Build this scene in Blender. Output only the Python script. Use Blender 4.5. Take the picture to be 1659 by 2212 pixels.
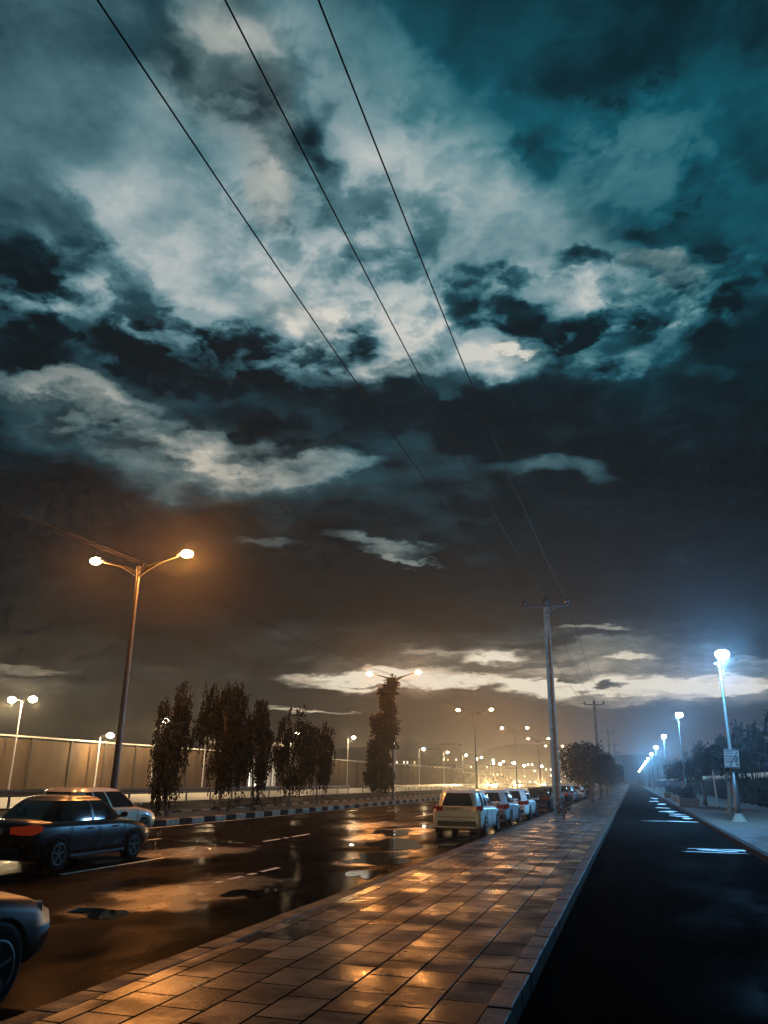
import bpy, bmesh, math, random
import numpy as np
from mathutils import Vector, Matrix
for _o in list(bpy.data.objects): bpy.data.objects.remove(_o)
S = bpy.context.scene
R = math.radians
# ---------------------------------------------------------------- camera
cam_data = bpy.data.cameras.new("camera")
camera = bpy.data.objects.new("camera", cam_data); S.collection.objects.link(camera)
S.camera = camera
cam_data.sensor_fit = 'VERTICAL'; cam_data.sensor_height = 36.0
cam_data.lens = 36.0 * 1671 / 2212
cam_data.clip_start = 0.05; cam_data.clip_end = 9000
camera.location = (0, 0, 1.65)
camera.rotation_mode = 'QUATERNION'
_m = Matrix.Rotation(R(17.041), 3, 'Z') @ Matrix.Rotation(R(90 + 19.024), 3, 'X') @ Matrix.Rotation(R(0.6207), 3, 'Z')
camera.rotation_quaternion = _m.to_quaternion()
# ---------------------------------------------------------------- render / exposure
S.view_settings.view_transform = 'Standard'; S.view_settings.look = 'None'
S.view_settings.exposure = -0.2; S.view_settings.gamma = 1.0; S.view_settings.use_curve_mapping = False
S.render.engine = 'CYCLES'
S.cycles.max_bounces = 5; S.cycles.diffuse_bounces = 2; S.cycles.glossy_bounces = 3
S.cycles.transmission_bounces = 3; S.cycles.volume_bounces = 0; S.cycles.transparent_max_bounces = 6
S.cycles.sample_clamp_indirect = 4.0
S.cycles.use_denoising = True
S.cycles.use_adaptive_sampling = True; S.cycles.adaptive_threshold = 0.02; S.cycles.adaptive_min_samples = 8
# ---------------------------------------------------------------- dusk sky (procedural clouds by direction)
SKY_CLOUDS=[
(1.389,0.1312,0.5598,0.3472,-3.738,2.809,0.5,1,0.3),
(2.998,0.9159,1.8,2.953,-9.429,10.13,0.25,0.95,0.2),
(6.378,1.699,4.177,2.517,-8.09,7.933,0.33,0.8,0.1),
(1.868,-0.3496,0.1257,-1.434,-7.359,6.134,0.26,1,0.3),
(2.733,-0.6436,0.1601,-2.803,-12.3,11.01,0.09,1,0.35),
(3.876,-0.4464,0.6861,-2.065,-19.51,17.19,0.16,0.8,0.1),
(5.712,-1.254,-0.5421,-1.376,-4.866,3.596,0.27,0.9,0.2),
(4.74,0.03913,1.301,-0.01848,-8.456,6.479,0.58,0.8,0.2),
(8.027,0.2121,2.332,0.1749,-13.49,11.24,0.42,0.7,0.1),
(15.48,-5.766,14.6,-0.7885,-20.34,16.97,0.5,0.8,0.2),
(7.973,-4.204,8.005,-3.117,-22.93,17.01,0.6,0.9,0.3),
(14.46,5.856,3.025,3.987,-16.61,14.82,0.56,0.8,0.2),
(19.74,-3.013,11.56,-0.4711,-18.05,13.1,0.6,0.8,0.2),
(16.17,23.43,-8.554,7.356,-11.93,15.04,0.24,0.9,0.2),
(19.27,2.384,7.905,4.263,-37.86,31.82,0.42,0.8,0.2),
(13.57,0.9166,4.843,1.504,-24.68,18.71,0.38,0.8,0.3),
(19.85,1.578,7.636,3.721,-47.99,34.98,0.42,0.7,0.2),
(22.56,-4.287,12.16,-2.466,-39.27,27.92,0.32,0.8,0.2),
(8.949,-4.824,8.937,-4.203,-29.35,21.71,0.6,0.7,0.2),
(16.08,-2.696,0.9463,-3.578,-19.22,15.11,0.38,0.7,0.2),
(8.613,-1.837,-0.1149,-4.788,-19.35,15.46,0.3,0.7,0.2),
(4.865,-0.1315,1.101,-0.6296,-16.34,11.73,0.62,0.8,0.2),
(4.732,-0.2627,3.236,0.6805,-16.05,10.82,0.56,0.9,0.3),
(3.439,-0.5221,2.16,-0.5169,-11.58,7.049,0.66,0.9,0.3),
(4.725,0.1706,1.549,0.3728,-11.39,7.25,0.68,0.9,0.3),
(5.454,-0.1954,1.111,-0.6985,-14.25,9.076,0.62,0.8,0.3),
(6.508,-0.6782,0.5332,-1.869,-14.41,9.065,0.58,0.8,0.3),
(7.873,-0.9966,0.1877,-4.22,-26.53,15.84,0.57,0.8,0.3),
(8.759,-6.701,10.85,-14.9,-29.32,7.372,0.26,0.9,0.2),
(9.669,-0.7169,8.217,0.214,-16.19,9.21,0.09,1,0.35),
(13.18,-6.975,13.78,-14.78,-43.27,15.15,0.26,0.8,0.1),
(14.97,-5.333,15.93,-7.08,-38.75,18.76,0.3,0.7,0.1),
(19.4,-4.019,-1.195,-4.823,-18.54,13.7,0.16,0.9,0.3),
(14.74,-2.645,-0.5495,-10.64,-47.01,32.46,0.17,1,0.4),
(34.11,-6.599,-2.815,-12.36,-49.26,33.36,0.18,0.9,0.3),
(20.25,-2.554,1.001,-11.46,-73.34,47.69,0.2,0.9,0.3),
(18.48,-1.111,-1.825,-6.16,-46.15,29.26,0.62,0.9,0.3),
(14.65,-2.118,-0.1398,-8.6,-46.98,28.65,0.55,0.8,0.2),
(14.07,3.907,-5.481,7.18,-45.48,24.68,0.17,0.95,0.3),
(17.32,0.3427,5.119,0.797,-62.72,42.55,0.4,0.8,0.3),
(20.39,-2.85,11.54,-1.812,-46.98,30.42,0.38,0.8,0.3),
(6.549,0.4572,4.399,3.527,-30.75,18.4,0.5,0.7,0.2),
(14.74,2.718,9.975,13.69,-61.63,40.93,0.35,0.7,0.2),
(13.78,0.4995,10.29,9.57,-104.7,61.04,0.62,0.7,0.2),
(7.806,-0.6376,4.844,-0.5462,-36.01,19.5,0.45,0.7,0.2),
(13.17,0.5162,4.476,1.339,-35.48,20.87,0.37,0.9,0.3),
(11.5,0.9815,5.018,4.666,-50.58,30.05,0.38,0.9,0.3),
(15.93,4.148,3.939,10.6,-53.48,33.11,0.4,0.8,0.2),
(12.47,5.003,2.27,9.723,-34.16,24.17,0.84,0.9,0.2),
(20.5,0.7095,6.74,2.045,-63.98,38.76,0.72,0.7,0.1),
(7.615,-1.483,5.122,-5.756,-64.24,34.04,0.68,0.8,0.1),
(17.11,-0.9236,2.844,-2.122,-30.36,18.24,0.36,0.85,0.3),
(17.85,-5.559,4.451,-6.452,-25.62,15.37,0.33,0.85,0.3),
(9.545,-1.832,1.971,-11.81,-71.24,44.89,0.36,0.8,0.3),
(12.94,4.932,-0.9819,5.685,-24.32,14.71,0.33,0.85,0.3),
(10.49,-0.2185,2.332,-0.761,-25.09,13.63,0.78,0.8,0.2),
(12.51,5.568,0.7927,12.95,-40.66,25.45,0.74,0.9,0.3),
(10.42,2.156,2.779,12.61,-77.55,44.81,0.7,0.85,0.2),
(29.93,1.403,2.786,0.07736,-98.79,55.13,0.82,0.95,0.3),
(10.17,-0.6704,1.281,-3.989,-48.85,25.19,0.5,0.7,0.2),
(30.01,-1.38,5.056,-3.937,-67.29,34.88,0.78,0.9,0.2),
(14.03,1.042,-0.08106,0.2594,-37.6,21.17,0.17,0.95,0.4),
(26.46,-3.258,0.5779,-10.92,-70.68,40.67,0.2,0.9,0.3),
(16.07,1.429,-1.058,1.487,-69.3,36.77,0.6,0.8,0.2),
(15.51,6.01,-3.789,21.8,-86.15,46.29,0.56,0.7,0.2),
(10.74,0.4714,-1.583,-1.271,-46.7,25.32,0.22,0.9,0.3),
(14.19,6.709,-5.156,23.53,-78.74,43.85,0.5,0.3,0.2),
(8.173,0.3036,4.961,2.109,-29.82,16.01,0.15,1,0.4),
(5.092,0.005764,2.439,0.5557,-21.79,11.26,0.13,1,0.45),
(4.398,-0.1951,1.439,-0.7188,-21.35,10.11,0.13,1,0.45),
(3.747,-0.1233,0.3176,-0.8743,-16.55,7.715,0.12,1,0.5),
(3.859,0.06635,-0.3953,-0.2304,-12.06,5.521,0.1,1,0.5),
(9.825,0.05498,-2.107,-1.011,-17.44,9.203,0.11,1,0.4),
(3.362,-0.4931,-0.377,-1.081,-7.008,2.716,0.09,1,0.5),
(3.1,-0.1223,0.5329,-0.705,-15.47,6.611,0.11,1,0.5),
(5.926,-0.2023,2.677,-0.5085,-34.13,15.12,0.15,0.9,0.3),
(28.88,-4.254,-1.789,-10.45,-57.26,29.66,0.2,0.7,0.2),
(21.28,-0.4243,4.722,-2.212,-78.65,39.83,0.35,0.5,0.2),
(14.56,0.1959,11.55,1.303,-25.19,12.62,0.09,1,0.4),
(8.859,1.114,5.924,7.906,-53.25,28.84,0.66,0.95,0.1),
(10.83,0.5843,7.07,5.037,-68.79,32.48,0.45,0.8,0.2),
(9.27,-0.8582,7.289,-5.149,-60.95,20.11,0.3,0.6,0.1),
(4.986,-0.233,2.831,-1.025,-28.66,10.2,0.38,0.9,0.2),
(9.543,0.2449,5.126,2.151,-57.54,24.82,0.56,0.9,0.1),
(13.58,0.05592,7.304,1.331,-95.54,38.1,0.68,0.8,0.2),
(7.784,1.034,2.915,5.95,-49.29,21.82,0.58,0.9,0.1),
(17.89,7.95,3.617,19.76,-52.01,28.63,0.45,0.6,0.1),
(15.3,0.04309,4.143,-0.01098,-33.71,14.33,0.28,0.6,0.1),
(5.021,-0.6756,4.077,-2.7,-16.67,3.515,0.1,1,0.4),
(3.594,0.5112,2.372,1.262,-11.23,3.699,0.12,1,0.4),
(3.328,0.05826,1.033,0.1932,-12.87,3.915,0.13,1,0.3),
(3.208,-0.3306,-0.05378,-0.6323,-8.025,2.148,0.1,1,0.5),
(2.733,0.01792,0.7714,0.09401,-13.01,2.922,0.1,1,0.4),
(3.618,0.4078,2.116,1.361,-19.77,4.51,0.11,0.9,0.3),
(4.447,0.5314,2.716,1.75,-30.39,5.287,0.16,0.9,0.2),
(4.401,0.02821,1.242,0.2302,-28.67,4.762,0.25,0.9,0.2),
(4.159,-0.2428,0.4092,-0.6453,-29.33,4.537,0.26,0.9,0.2),
(10.73,-1.671,1.497,-7.766,-52.76,18.66,0.4,0.8,0),
(13.89,-2.866,4.178,-5.988,-33.01,11.53,0.24,0.8,0.1),
(11.32,-1.56,3.753,-11.62,-92.15,24.14,0.46,0.85,0.05),
(23.21,-0.8166,10.15,-4.302,-112.4,30.9,0.34,0.8,0.05),
(32.77,3.082,16.48,3.853,-42.7,17.42,0.22,0.5,0.1),
(26.41,-5.006,7.939,-40.8,-235.7,56.81,0.5,0.9,0.3),
(33.12,-3.654,-1.225,-12.64,-148.1,40.11,0.18,0.8,0.2),
(23.98,-12.6,14.76,-24.15,-50.24,5.957,0.25,0.7,0.1),
(5.639,-0.02014,1.432,0.13,-29,3.951,0.42,0.95,0.3),
(4.275,-0.303,0.2591,-0.5217,-25.67,3.18,0.46,0.95,0.3),
(5.984,-0.7009,-0.4667,-1.022,-31.53,3.484,0.48,0.95,0.3),
(5.151,0.5673,3.014,1.625,-36.63,4.972,0.24,0.8,0.2),
(15.59,1.807,11.05,4.705,-191.8,24.93,0.5,0.9,0.3),
(13.62,1.369,9.736,0.05091,-138.5,13.68,0.4,0.8,0.3),
(8.896,0.8207,2.785,6.461,-79.14,11.82,1.05,1,0.4),
(34.2,1.361,12.94,5.085,-251.1,31.13,0.8,0.9,0.3),
(18.02,0.6325,2.725,7.313,-124.9,19.27,1,1,0.4),
(11.27,-1.295,2.321,-19.83,-215.7,29.37,0.6,0.7,0.3),
(12.19,-0.1876,2.685,0.1302,-146.2,17.7,0.97,0.9,0.3),
(10.24,-0.9825,1.517,-8.064,-136.2,14.31,1,1,0.4),
(8.163,-0.9766,0.626,-5.389,-81.89,8.038,1.1,1,0.4),
(21.59,-0.7697,0.1286,4.448,-201.7,27.97,0.85,1,0.4),
(7.78,-0.5977,-0.4817,0.4123,-69.76,7.519,1.05,1,0.4),
(13.46,-0.8152,-1.543,6.497,-192.1,21.48,0.82,0.95,0.3),
(10.6,-0.8833,-0.3162,-1.084,-207.7,20.47,0.84,0.95,0.3),
(16.06,-3.557,0.9367,-34.98,-193.3,32.47,0.6,0.9,0.3),
(14.77,-0.9104,1.293,-3.009,-178.5,22.16,0.6,0.8,0.3),
(17.16,-2.345,-2.321,-10.05,-191.7,27.19,0.55,0.8,0.2),
(11.06,-0.7714,0.7307,-3.861,-136.1,21.62,0.14,1,0.4),
(15.66,-0.3626,3.096,-0.06613,-147.4,15.71,0.3,0.9,0.3),
(19.44,-1.017,2.23,-2.837,-196.8,25.57,0.35,0.9,0.3),
(37.09,-1.289,0.2822,6.594,-204.7,21.45,0.28,1,0.4),
(25.43,-1.562,2.224,-6.391,-448.6,50.5,0.3,0.9,0.3),
(21.19,-1.523,6.922,-41.99,-582.9,54.33,0.3,0.9,0.3),
(16.72,-1.328,0.5686,-3.428,-229.5,21.27,0.35,0.8,0.3),
(22.38,-1.638,-2.289,9.587,-385.5,36.14,0.4,0.8,0.3),
(32.75,-3.85,-2.553,-12.2,-313.1,39.77,0.5,0.9,0.3),
(2.802,0.0723,0.9495,0.3703,-29.17,1.734,0.13,1,0.4),
(7.11,0.7164,3.975,1.134,-37.03,3.321,0.17,0.9,0.3),
(5.975,-0.3082,0.6849,-0.02253,-36.69,2.174,0.15,1,0.4),
(6.591,-0.7229,-0.3845,-0.3107,-31.12,1.753,0.16,1,0.4),
(17.38,0.8213,6.965,6.809,-358.4,31.51,0.85,1,0.4),
(57.44,1.712,20.11,8.846,-594.4,52.01,0.7,0.9,0.3),
(29.17,1.714,12.66,10.05,-448.8,42.11,0.6,0.8,0.3),
]
SKY_TEAL=[
(2.127,-0.3732,0.1987,-1.195,-6.787,5.739,1,0.9,0.2),
(4.868,-1.093,-0.4456,-1.556,-5.428,4.096,1,0.9,0.2),
(3.643,-0.3527,0.5076,-1.507,-13.58,10.15,1,0.6,0.1),
(3.123,-0.2787,0.3105,-1.027,-9.174,5.478,1,0.4,0.1),
(4.514,-0.6679,-0.2519,-2.27,-12.26,6.556,1,0.5,0.1),
(5.886,1.175,4.036,2.331,-9.435,6.904,1,0.1,0.1),
]
SKY_WARM=[
(6.78,1.097,4.428,5.476,-30.01,16.91,1,0.45,0.2),
(4.874,-0.01009,2.551,0.2697,-24.53,10.14,1,0.5,0.2),
(7.24,-2.797,6.423,-1.164,-15.09,11.67,1,0.34,0.2),
(15.24,1.767,6.343,1.717,-15.53,12.51,1,0.34,0.2),
(14.86,-2.442,-0.514,-8.048,-38.44,24.77,1,0.4,0.2),
(8.598,3.828,0.545,8.63,-27.11,16.97,1,0.2,0.2),
(24.85,-1.416,3.754,-4.297,-59.24,32.55,1,0.25,0.2),
(12.06,0.7562,4.6,1.931,-29.95,18.6,1,0.2,0.2),
(2.524,0.2941,1.474,0.6709,-7.294,2.305,1,0.6,0.2),
]
SKY_PUFFS=[
(3.498,-0.2148,0.5254,-0.9492,-12.09,7.117,1,1,0.3),
(3.408,0.6976,0.7935,2.332,-15.82,9.73,1,1,0.3),
(5.508,0.3249,-0.705,-0.4701,-17.11,10,1,0.8,0.2),
(4.429,0.02998,3.05,1.06,-16.8,9.656,1,1,0.3),
(3.313,0.1928,1.18,0.613,-11.11,7.764,1,0.7,0.1),
(6.204,-0.9222,4.611,-0.9477,-20.56,11.33,1,0.6,0.1),
(4.476,-0.1962,0.9369,-0.7427,-13.55,10.22,1,0.35,0.1),
(4.205,0.5251,1.721,1.242,-11.01,9.307,1,0.55,0.1),
(4.633,0.02158,2.498,0.4287,-24.61,10.22,1,0.4,0.1),
(6.109,-1.184,0.02764,-2.362,-10.47,8.127,1,0.3,0.1),
]

def build_sky():
    w = bpy.data.worlds.new("World"); S.world = w; w.use_nodes = True
    nt = w.node_tree; nt.nodes.clear(); L = nt.links.new
    def N(t, **k):
        n = nt.nodes.new(t)
        for a, b in k.items(): setattr(n, a, b)
        return n
    def src(sock, v):
        if isinstance(v, bpy.types.NodeSocket): L(v, sock)
        elif v is not None: sock.default_value = v
    def M(op, a, b=None, c=None, clamp=False):
        n = N('ShaderNodeMath', operation=op, use_clamp=clamp)
        src(n.inputs[0], a); src(n.inputs[1], b); src(n.inputs[2], c); return n.outputs[0]
    def V(op, a, b=None, c=None):
        n = N('ShaderNodeVectorMath', operation=op)
        src(n.inputs[0], a); src(n.inputs[1], b)
        if c is not None: src(n.inputs[2], c)
        return n.outputs['Value'] if op in ('DOT_PRODUCT', 'LENGTH') else n.outputs[0]
    def VS(a, s):
        n = N('ShaderNodeVectorMath', operation='SCALE'); src(n.inputs[0], a); src(n.inputs['Scale'], s); return n.outputs[0]
    def comb(x, y, z):
        n = N('ShaderNodeCombineXYZ'); src(n.inputs[0], x); src(n.inputs[1], y); src(n.inputs[2], z); return n.outputs[0]
    def noise(v, scale, detail, rough=.55, dist=0):
        n = N('ShaderNodeTexNoise'); n.noise_dimensions = '3D'
        src(n.inputs['Vector'], v); n.inputs['Scale'].default_value = scale; n.inputs['Detail'].default_value = detail
        n.inputs['Roughness'].default_value = rough; n.inputs['Distortion'].default_value = dist; return n
    def mixf(f, a, b):
        n = N('ShaderNodeMix', data_type='FLOAT'); src(n.inputs[0], f); src(n.inputs[2], a); src(n.inputs[3], b); return n.outputs[0]
    def mixc(f, a, b):
        n = N('ShaderNodeMix', data_type='RGBA'); src(n.inputs[0], f); src(n.inputs[6], a); src(n.inputs[7], b); return n.outputs[2]
    def ramp(f, pts):
        n = N('ShaderNodeValToRGB'); src(n.inputs[0], f); e = n.color_ramp.elements
        while len(e) < len(pts): e.new(.5)
        for el, (p, c) in zip(e, pts):
            el.position = p; el.color = tuple(((v / 255 + .055) / 1.055) ** 2.4 if v > 10 else v / 255 / 12.92 for v in c) + (1,)
        return n.outputs[0]
    tc = N('ShaderNodeTexCoord'); d = tc.outputs['Generated']
    sp = N('ShaderNodeSeparateXYZ'); L(d, sp.inputs[0]); x, y, z = sp.outputs
    zc = M('MAXIMUM', z, 0.0)
    az = M('ARCTAN2', x, y); el = M('ARCSINE', zc)
    inv = M('DIVIDE', 1.0, M('ADD', zc, 0.16))
    plane = comb(M('MULTIPLY', x, inv), M('MULTIPLY', y, inv), M('MULTIPLY', zc, .6))   # cloud deck seen in perspective
    # warp of the cloud layout
    n1 = noise(plane, 1.3, 3, .5).outputs['Color']; n2 = noise(plane, 4.2, 7, .62).outputs['Color']
    wa = VS(V('SUBTRACT', n1, (.5, .5, .5)), .22); wb = VS(V('SUBTRACT', n2, (.5, .5, .5)), .17)
    amp = M('MULTIPLY_ADD', el, 1.5, 0.06, True)
    wv = V('MULTIPLY', V('ADD', wa, wb), comb(M('MULTIPLY_ADD', amp, .7, .3), amp, 0.0))
    q = V('ADD', comb(az, el, 1.0), wv)
    def paint(T, blobs):
        for (a, b, c, e, f, g, val, st, inner) in blobs:
            u = V('DOT_PRODUCT', q, (a, b, c)); v = V('DOT_PRODUCT', q, (e, f, g))
            r2 = M('MULTIPLY_ADD', v, v, M('MULTIPLY', u, u))
            m = N('ShaderNodeMapRange', interpolation_type='SMOOTHSTEP')
            L(r2, m.inputs[0]); m.inputs[1].default_value = inner * inner * .6; m.inputs[2].default_value = 1.25
            m.inputs[3].default_value = st; m.inputs[4].default_value = 0
            T = mixf(m.outputs[0], T, val)
        return T
    T = paint(.22, SKY_CLOUDS)
    # billows: two scales of cloud noise, stronger where the sky is bright
    nb = noise(plane, 3.2, 6, .6, .1).outputs['Fac']; nc = noise(plane, 9.0, 6, .6, 0).outputs['Fac']
    bil = M('ADD', M('MULTIPLY', M('SUBTRACT', nb, .5), .95), M('MULTIPLY', M('SUBTRACT', nc, .5), .55))
    T = M('MULTIPLY_ADD', bil, M('MULTIPLY_ADD', T, 1.0, .12), T)
    # broken cumulus puffs in the middle of the deck
    pm = paint(0.0, SKY_PUFFS)
    np_ = noise(V('ADD', plane, VS(wb, .6)), 6.5, 6, .58, 0).outputs['Fac']
    pf = N('ShaderNodeMapRange', interpolation_type='SMOOTHSTEP'); L(np_, pf.inputs[0])
    pf.inputs[1].default_value = .40; pf.inputs[2].default_value = .60; pf.inputs[3].default_value = -.17; pf.inputs[4].default_value = .10
    T = M('MULTIPLY_ADD', pm, pf.outputs[0], T)
    n3 = noise(V('ADD', plane, VS(wb, .9)), 13.0, 5, .6, 0).outputs['Fac']
    p3 = N('ShaderNodeMapRange', interpolation_type='SMOOTHSTEP'); L(n3, p3.inputs[0])
    p3.inputs[1].default_value = .42; p3.inputs[2].default_value = .58; p3.inputs[3].default_value = -.09; p3.inputs[4].default_value = .08
    T = M('MULTIPLY_ADD', M('MULTIPLY_ADD', pm, .8, .14), p3.outputs[0], T)
    T = M('MAXIMUM', T, 0.07)
    cool = ramp(T, [(.05, (10, 16, 19)), (.13, (14, 28, 35)), (.26, (38, 70, 80)), (.42, (84, 122, 130)), (.56, (122, 150, 157)), (.72, (165, 180, 182)), (.9, (212, 211, 204))])
    warm = ramp(T, [(.05, (10, 11, 11)), (.13, (22, 23, 23)), (.26, (47, 47, 43)), (.42, (100, 94, 82)), (.58, (164, 152, 134)), (.75, (212, 196, 170)), (.95, (246, 236, 214))])
    teal = ramp(T, [(.05, (8, 22, 28)), (.14, (12, 46, 56)), (.28, (18, 88, 104)), (.42, (64, 122, 132)), (.56, (120, 155, 162)), (.75, (176, 190, 188)), (.9, (206, 206, 200))])
    tl = paint(0.0, SKY_TEAL)
    col = mixc(tl, cool, teal)
    me = N('ShaderNodeMapRange', interpolation_type='SMOOTHSTEP'); L(M('MULTIPLY_ADD', M('SUBTRACT', nb, .5), .25, el), me.inputs[0])
    me.inputs[1].default_value = R(7); me.inputs[2].default_value = R(25); me.inputs[3].default_value = 1; me.inputs[4].default_value = 0
    wm = paint(me.outputs[0], SKY_WARM)
    # the eastern (right-hand) side stays cooler
    azr = N('ShaderNodeMapRange'); L(az, azr.inputs[0]); azr.inputs[1].default_value = R(-8); azr.inputs[2].default_value = R(14); azr.inputs[3].default_value = 1; azr.inputs[4].default_value = .55
    wm = M('MULTIPLY', wm, azr.outputs[0])
    col = mixc(wm, col, warm)
    # last light of the sun behind the cloud deck
    sky = N('ShaderNodeTexSky'); sky.sky_type = 'NISHITA'; sky.sun_disc = False
    sky.sun_elevation = R(3); sky.sun_rotation = R(-4); sky.altitude = 1200
    bg = N('ShaderNodeBackground'); L(col, bg.inputs[0]); bg.inputs[1].default_value = 1.12
    bs = N('ShaderNodeBackground'); L(sky.outputs[0], bs.inputs[0]); bs.inputs[1].default_value = 0.0015
    ad = N('ShaderNodeAddShader'); L(bg.outputs[0], ad.inputs[0]); L(bs.outputs[0], ad.inputs[1])
    out = N('ShaderNodeOutputWorld'); L(ad.outputs[0], out.inputs[0])
    w.cycles.sampling_method = 'MANUAL'; w.cycles.sample_map_resolution = 512
build_sky()
# very weak last sun, through cloud, low ahead
sd = bpy.data.lights.new("sun", 'SUN'); sd.energy = 0.05; sd.angle = R(15); sd.color = (1, .86, .7)
sun = bpy.data.objects.new("sun", sd); S.collection.objects.link(sun)
sun.rotation_euler = (R(-87), 0, R(4))
# ================================================================= helpers
random.seed(7)
C = S.collection.objects
def _lnk(o): C.link(o); return o
ORD = ['nearest','second','third','fourth','fifth','sixth','seventh','eighth','ninth','tenth','eleventh','twelfth','thirteenth','fourteenth','fifteenth','sixteenth','seventeenth','eighteenth','nineteenth','twentieth']
class MB:
    def __init__(s): s.v = []; s.f = []; s.sm = []
    def add(s, vs, fs, smooth=False):
        n = len(s.v); s.v += [tuple(p) for p in vs]
        for f in fs: s.f.append(tuple(i + n for i in f)); s.sm.append(smooth)
        return s
    def box(s, c, d, rz=0, m=None, taper=1.0):
        hx, hy, hz = d[0]/2, d[1]/2, d[2]/2
        P = []
        for z in (-1, 1):
            k = taper if z > 0 else 1.0
            for x, y in ((-1,-1),(1,-1),(1,1),(-1,1)):
                q = Vector((x*hx*k, y*hy*k, z*hz))
                if m is not None: q = m @ q
                elif rz: q = Matrix.Rotation(rz, 3, 'Z') @ q
                P.append((q.x+c[0], q.y+c[1], q.z+c[2]))
        return s.add(P, [(3,2,1,0),(4,5,6,7),(0,1,5,4),(1,2,6,5),(2,3,7,6),(3,0,4,7)])
    def tube(s, pts, rad, n=8, caps=True, smooth=True):
        pts = [Vector(p) for p in pts]; m = len(pts)
        rad = list(rad) if hasattr(rad, '__len__') else [rad]*m
        rings = []; ref = None
        for i, p in enumerate(pts):
            t = (pts[min(i+1, m-1)] - pts[max(i-1, 0)]).normalized()
            if ref is None: ref = t.orthogonal().normalized()
            a = (ref - t*ref.dot(t)).normalized(); b = t.cross(a); ref = a
            rings.append([p + (a*math.cos(2*math.pi*k/n) + b*math.sin(2*math.pi*k/n))*rad[i] for k in range(n)])
        vs = [q for r in rings for q in r]; fs = []
        for i in range(m-1):
            for k in range(n):
                k2 = (k+1) % n; fs.append((i*n+k, i*n+k2, (i+1)*n+k2, (i+1)*n+k))
        s.add(vs, fs, smooth)
        if caps: s.add(rings[0], [tuple(range(n))[::-1]]); s.add(rings[-1], [tuple(range(n))])
        return s
    def loft(s, rings, closed=True, smooth=True, caps=True):
        n = len(rings[0]); vs = [q for r in rings for q in r]; fs = []
        for i in range(len(rings)-1):
            for k in range(n if closed else n-1):
                k2 = (k+1) % n; fs.append((i*n+k, i*n+k2, (i+1)*n+k2, (i+1)*n+k))
        s.add(vs, fs, smooth)
        if caps and closed: s.add(rings[0], [tuple(range(n))[::-1]]); s.add(rings[-1], [tuple(range(n))])
        return s
    def ball(s, c, r, seg=10, rings=6, sc=(1,1,1)):
        vs = []; fs = []
        for i in range(rings+1):
            th = math.pi*i/rings
            for k in range(seg):
                ph = 2*math.pi*k/seg
                vs.append((c[0]+r*sc[0]*math.sin(th)*math.cos(ph), c[1]+r*sc[1]*math.sin(th)*math.sin(ph), c[2]+r*sc[2]*math.cos(th)))
        for i in range(rings):
            for k in range(seg):
                k2 = (k+1) % seg; fs.append((i*seg+k, (i+1)*seg+k, (i+1)*seg+k2, i*seg+k2))
        return s.add(vs, fs, True)
    def obj(s, name, mat, parent=None, loc=None, bevel=0):
        me = bpy.data.meshes.new(name); me.from_pydata(s.v, [], s.f); me.update()
        me.polygons.foreach_set('use_smooth', s.sm)
        o = bpy.data.objects.new(name, me); _lnk(o)
        if mat is not None: me.materials.append(mat)
        if parent: o.parent = parent
        if loc: o.location = loc
        if bevel:
            b = o.modifiers.new('bevel', 'BEVEL'); b.width = bevel; b.segments = 2; b.limit_method = 'ANGLE'
        return o
def tag(o, label=None, cat=None, group=None, kind=None):
    if label: o['label'] = label
    if cat: o['category'] = cat
    if group: o['group'] = group
    if kind: o['kind'] = kind
    return o
def thing(name, label, cat, loc=(0,0,0), rz=0, group=None):
    o = _lnk(bpy.data.objects.new(name, None)); o.location = loc; o.rotation_euler = (0,0,rz); o.empty_display_size = .3
    return tag(o, label, cat, group)
def copy_tree(o, parent=None):
    c = o.copy(); _lnk(c)
    if parent: c.parent = parent
    for ch in list(o.children): copy_tree(ch, c)
    return c
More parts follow.
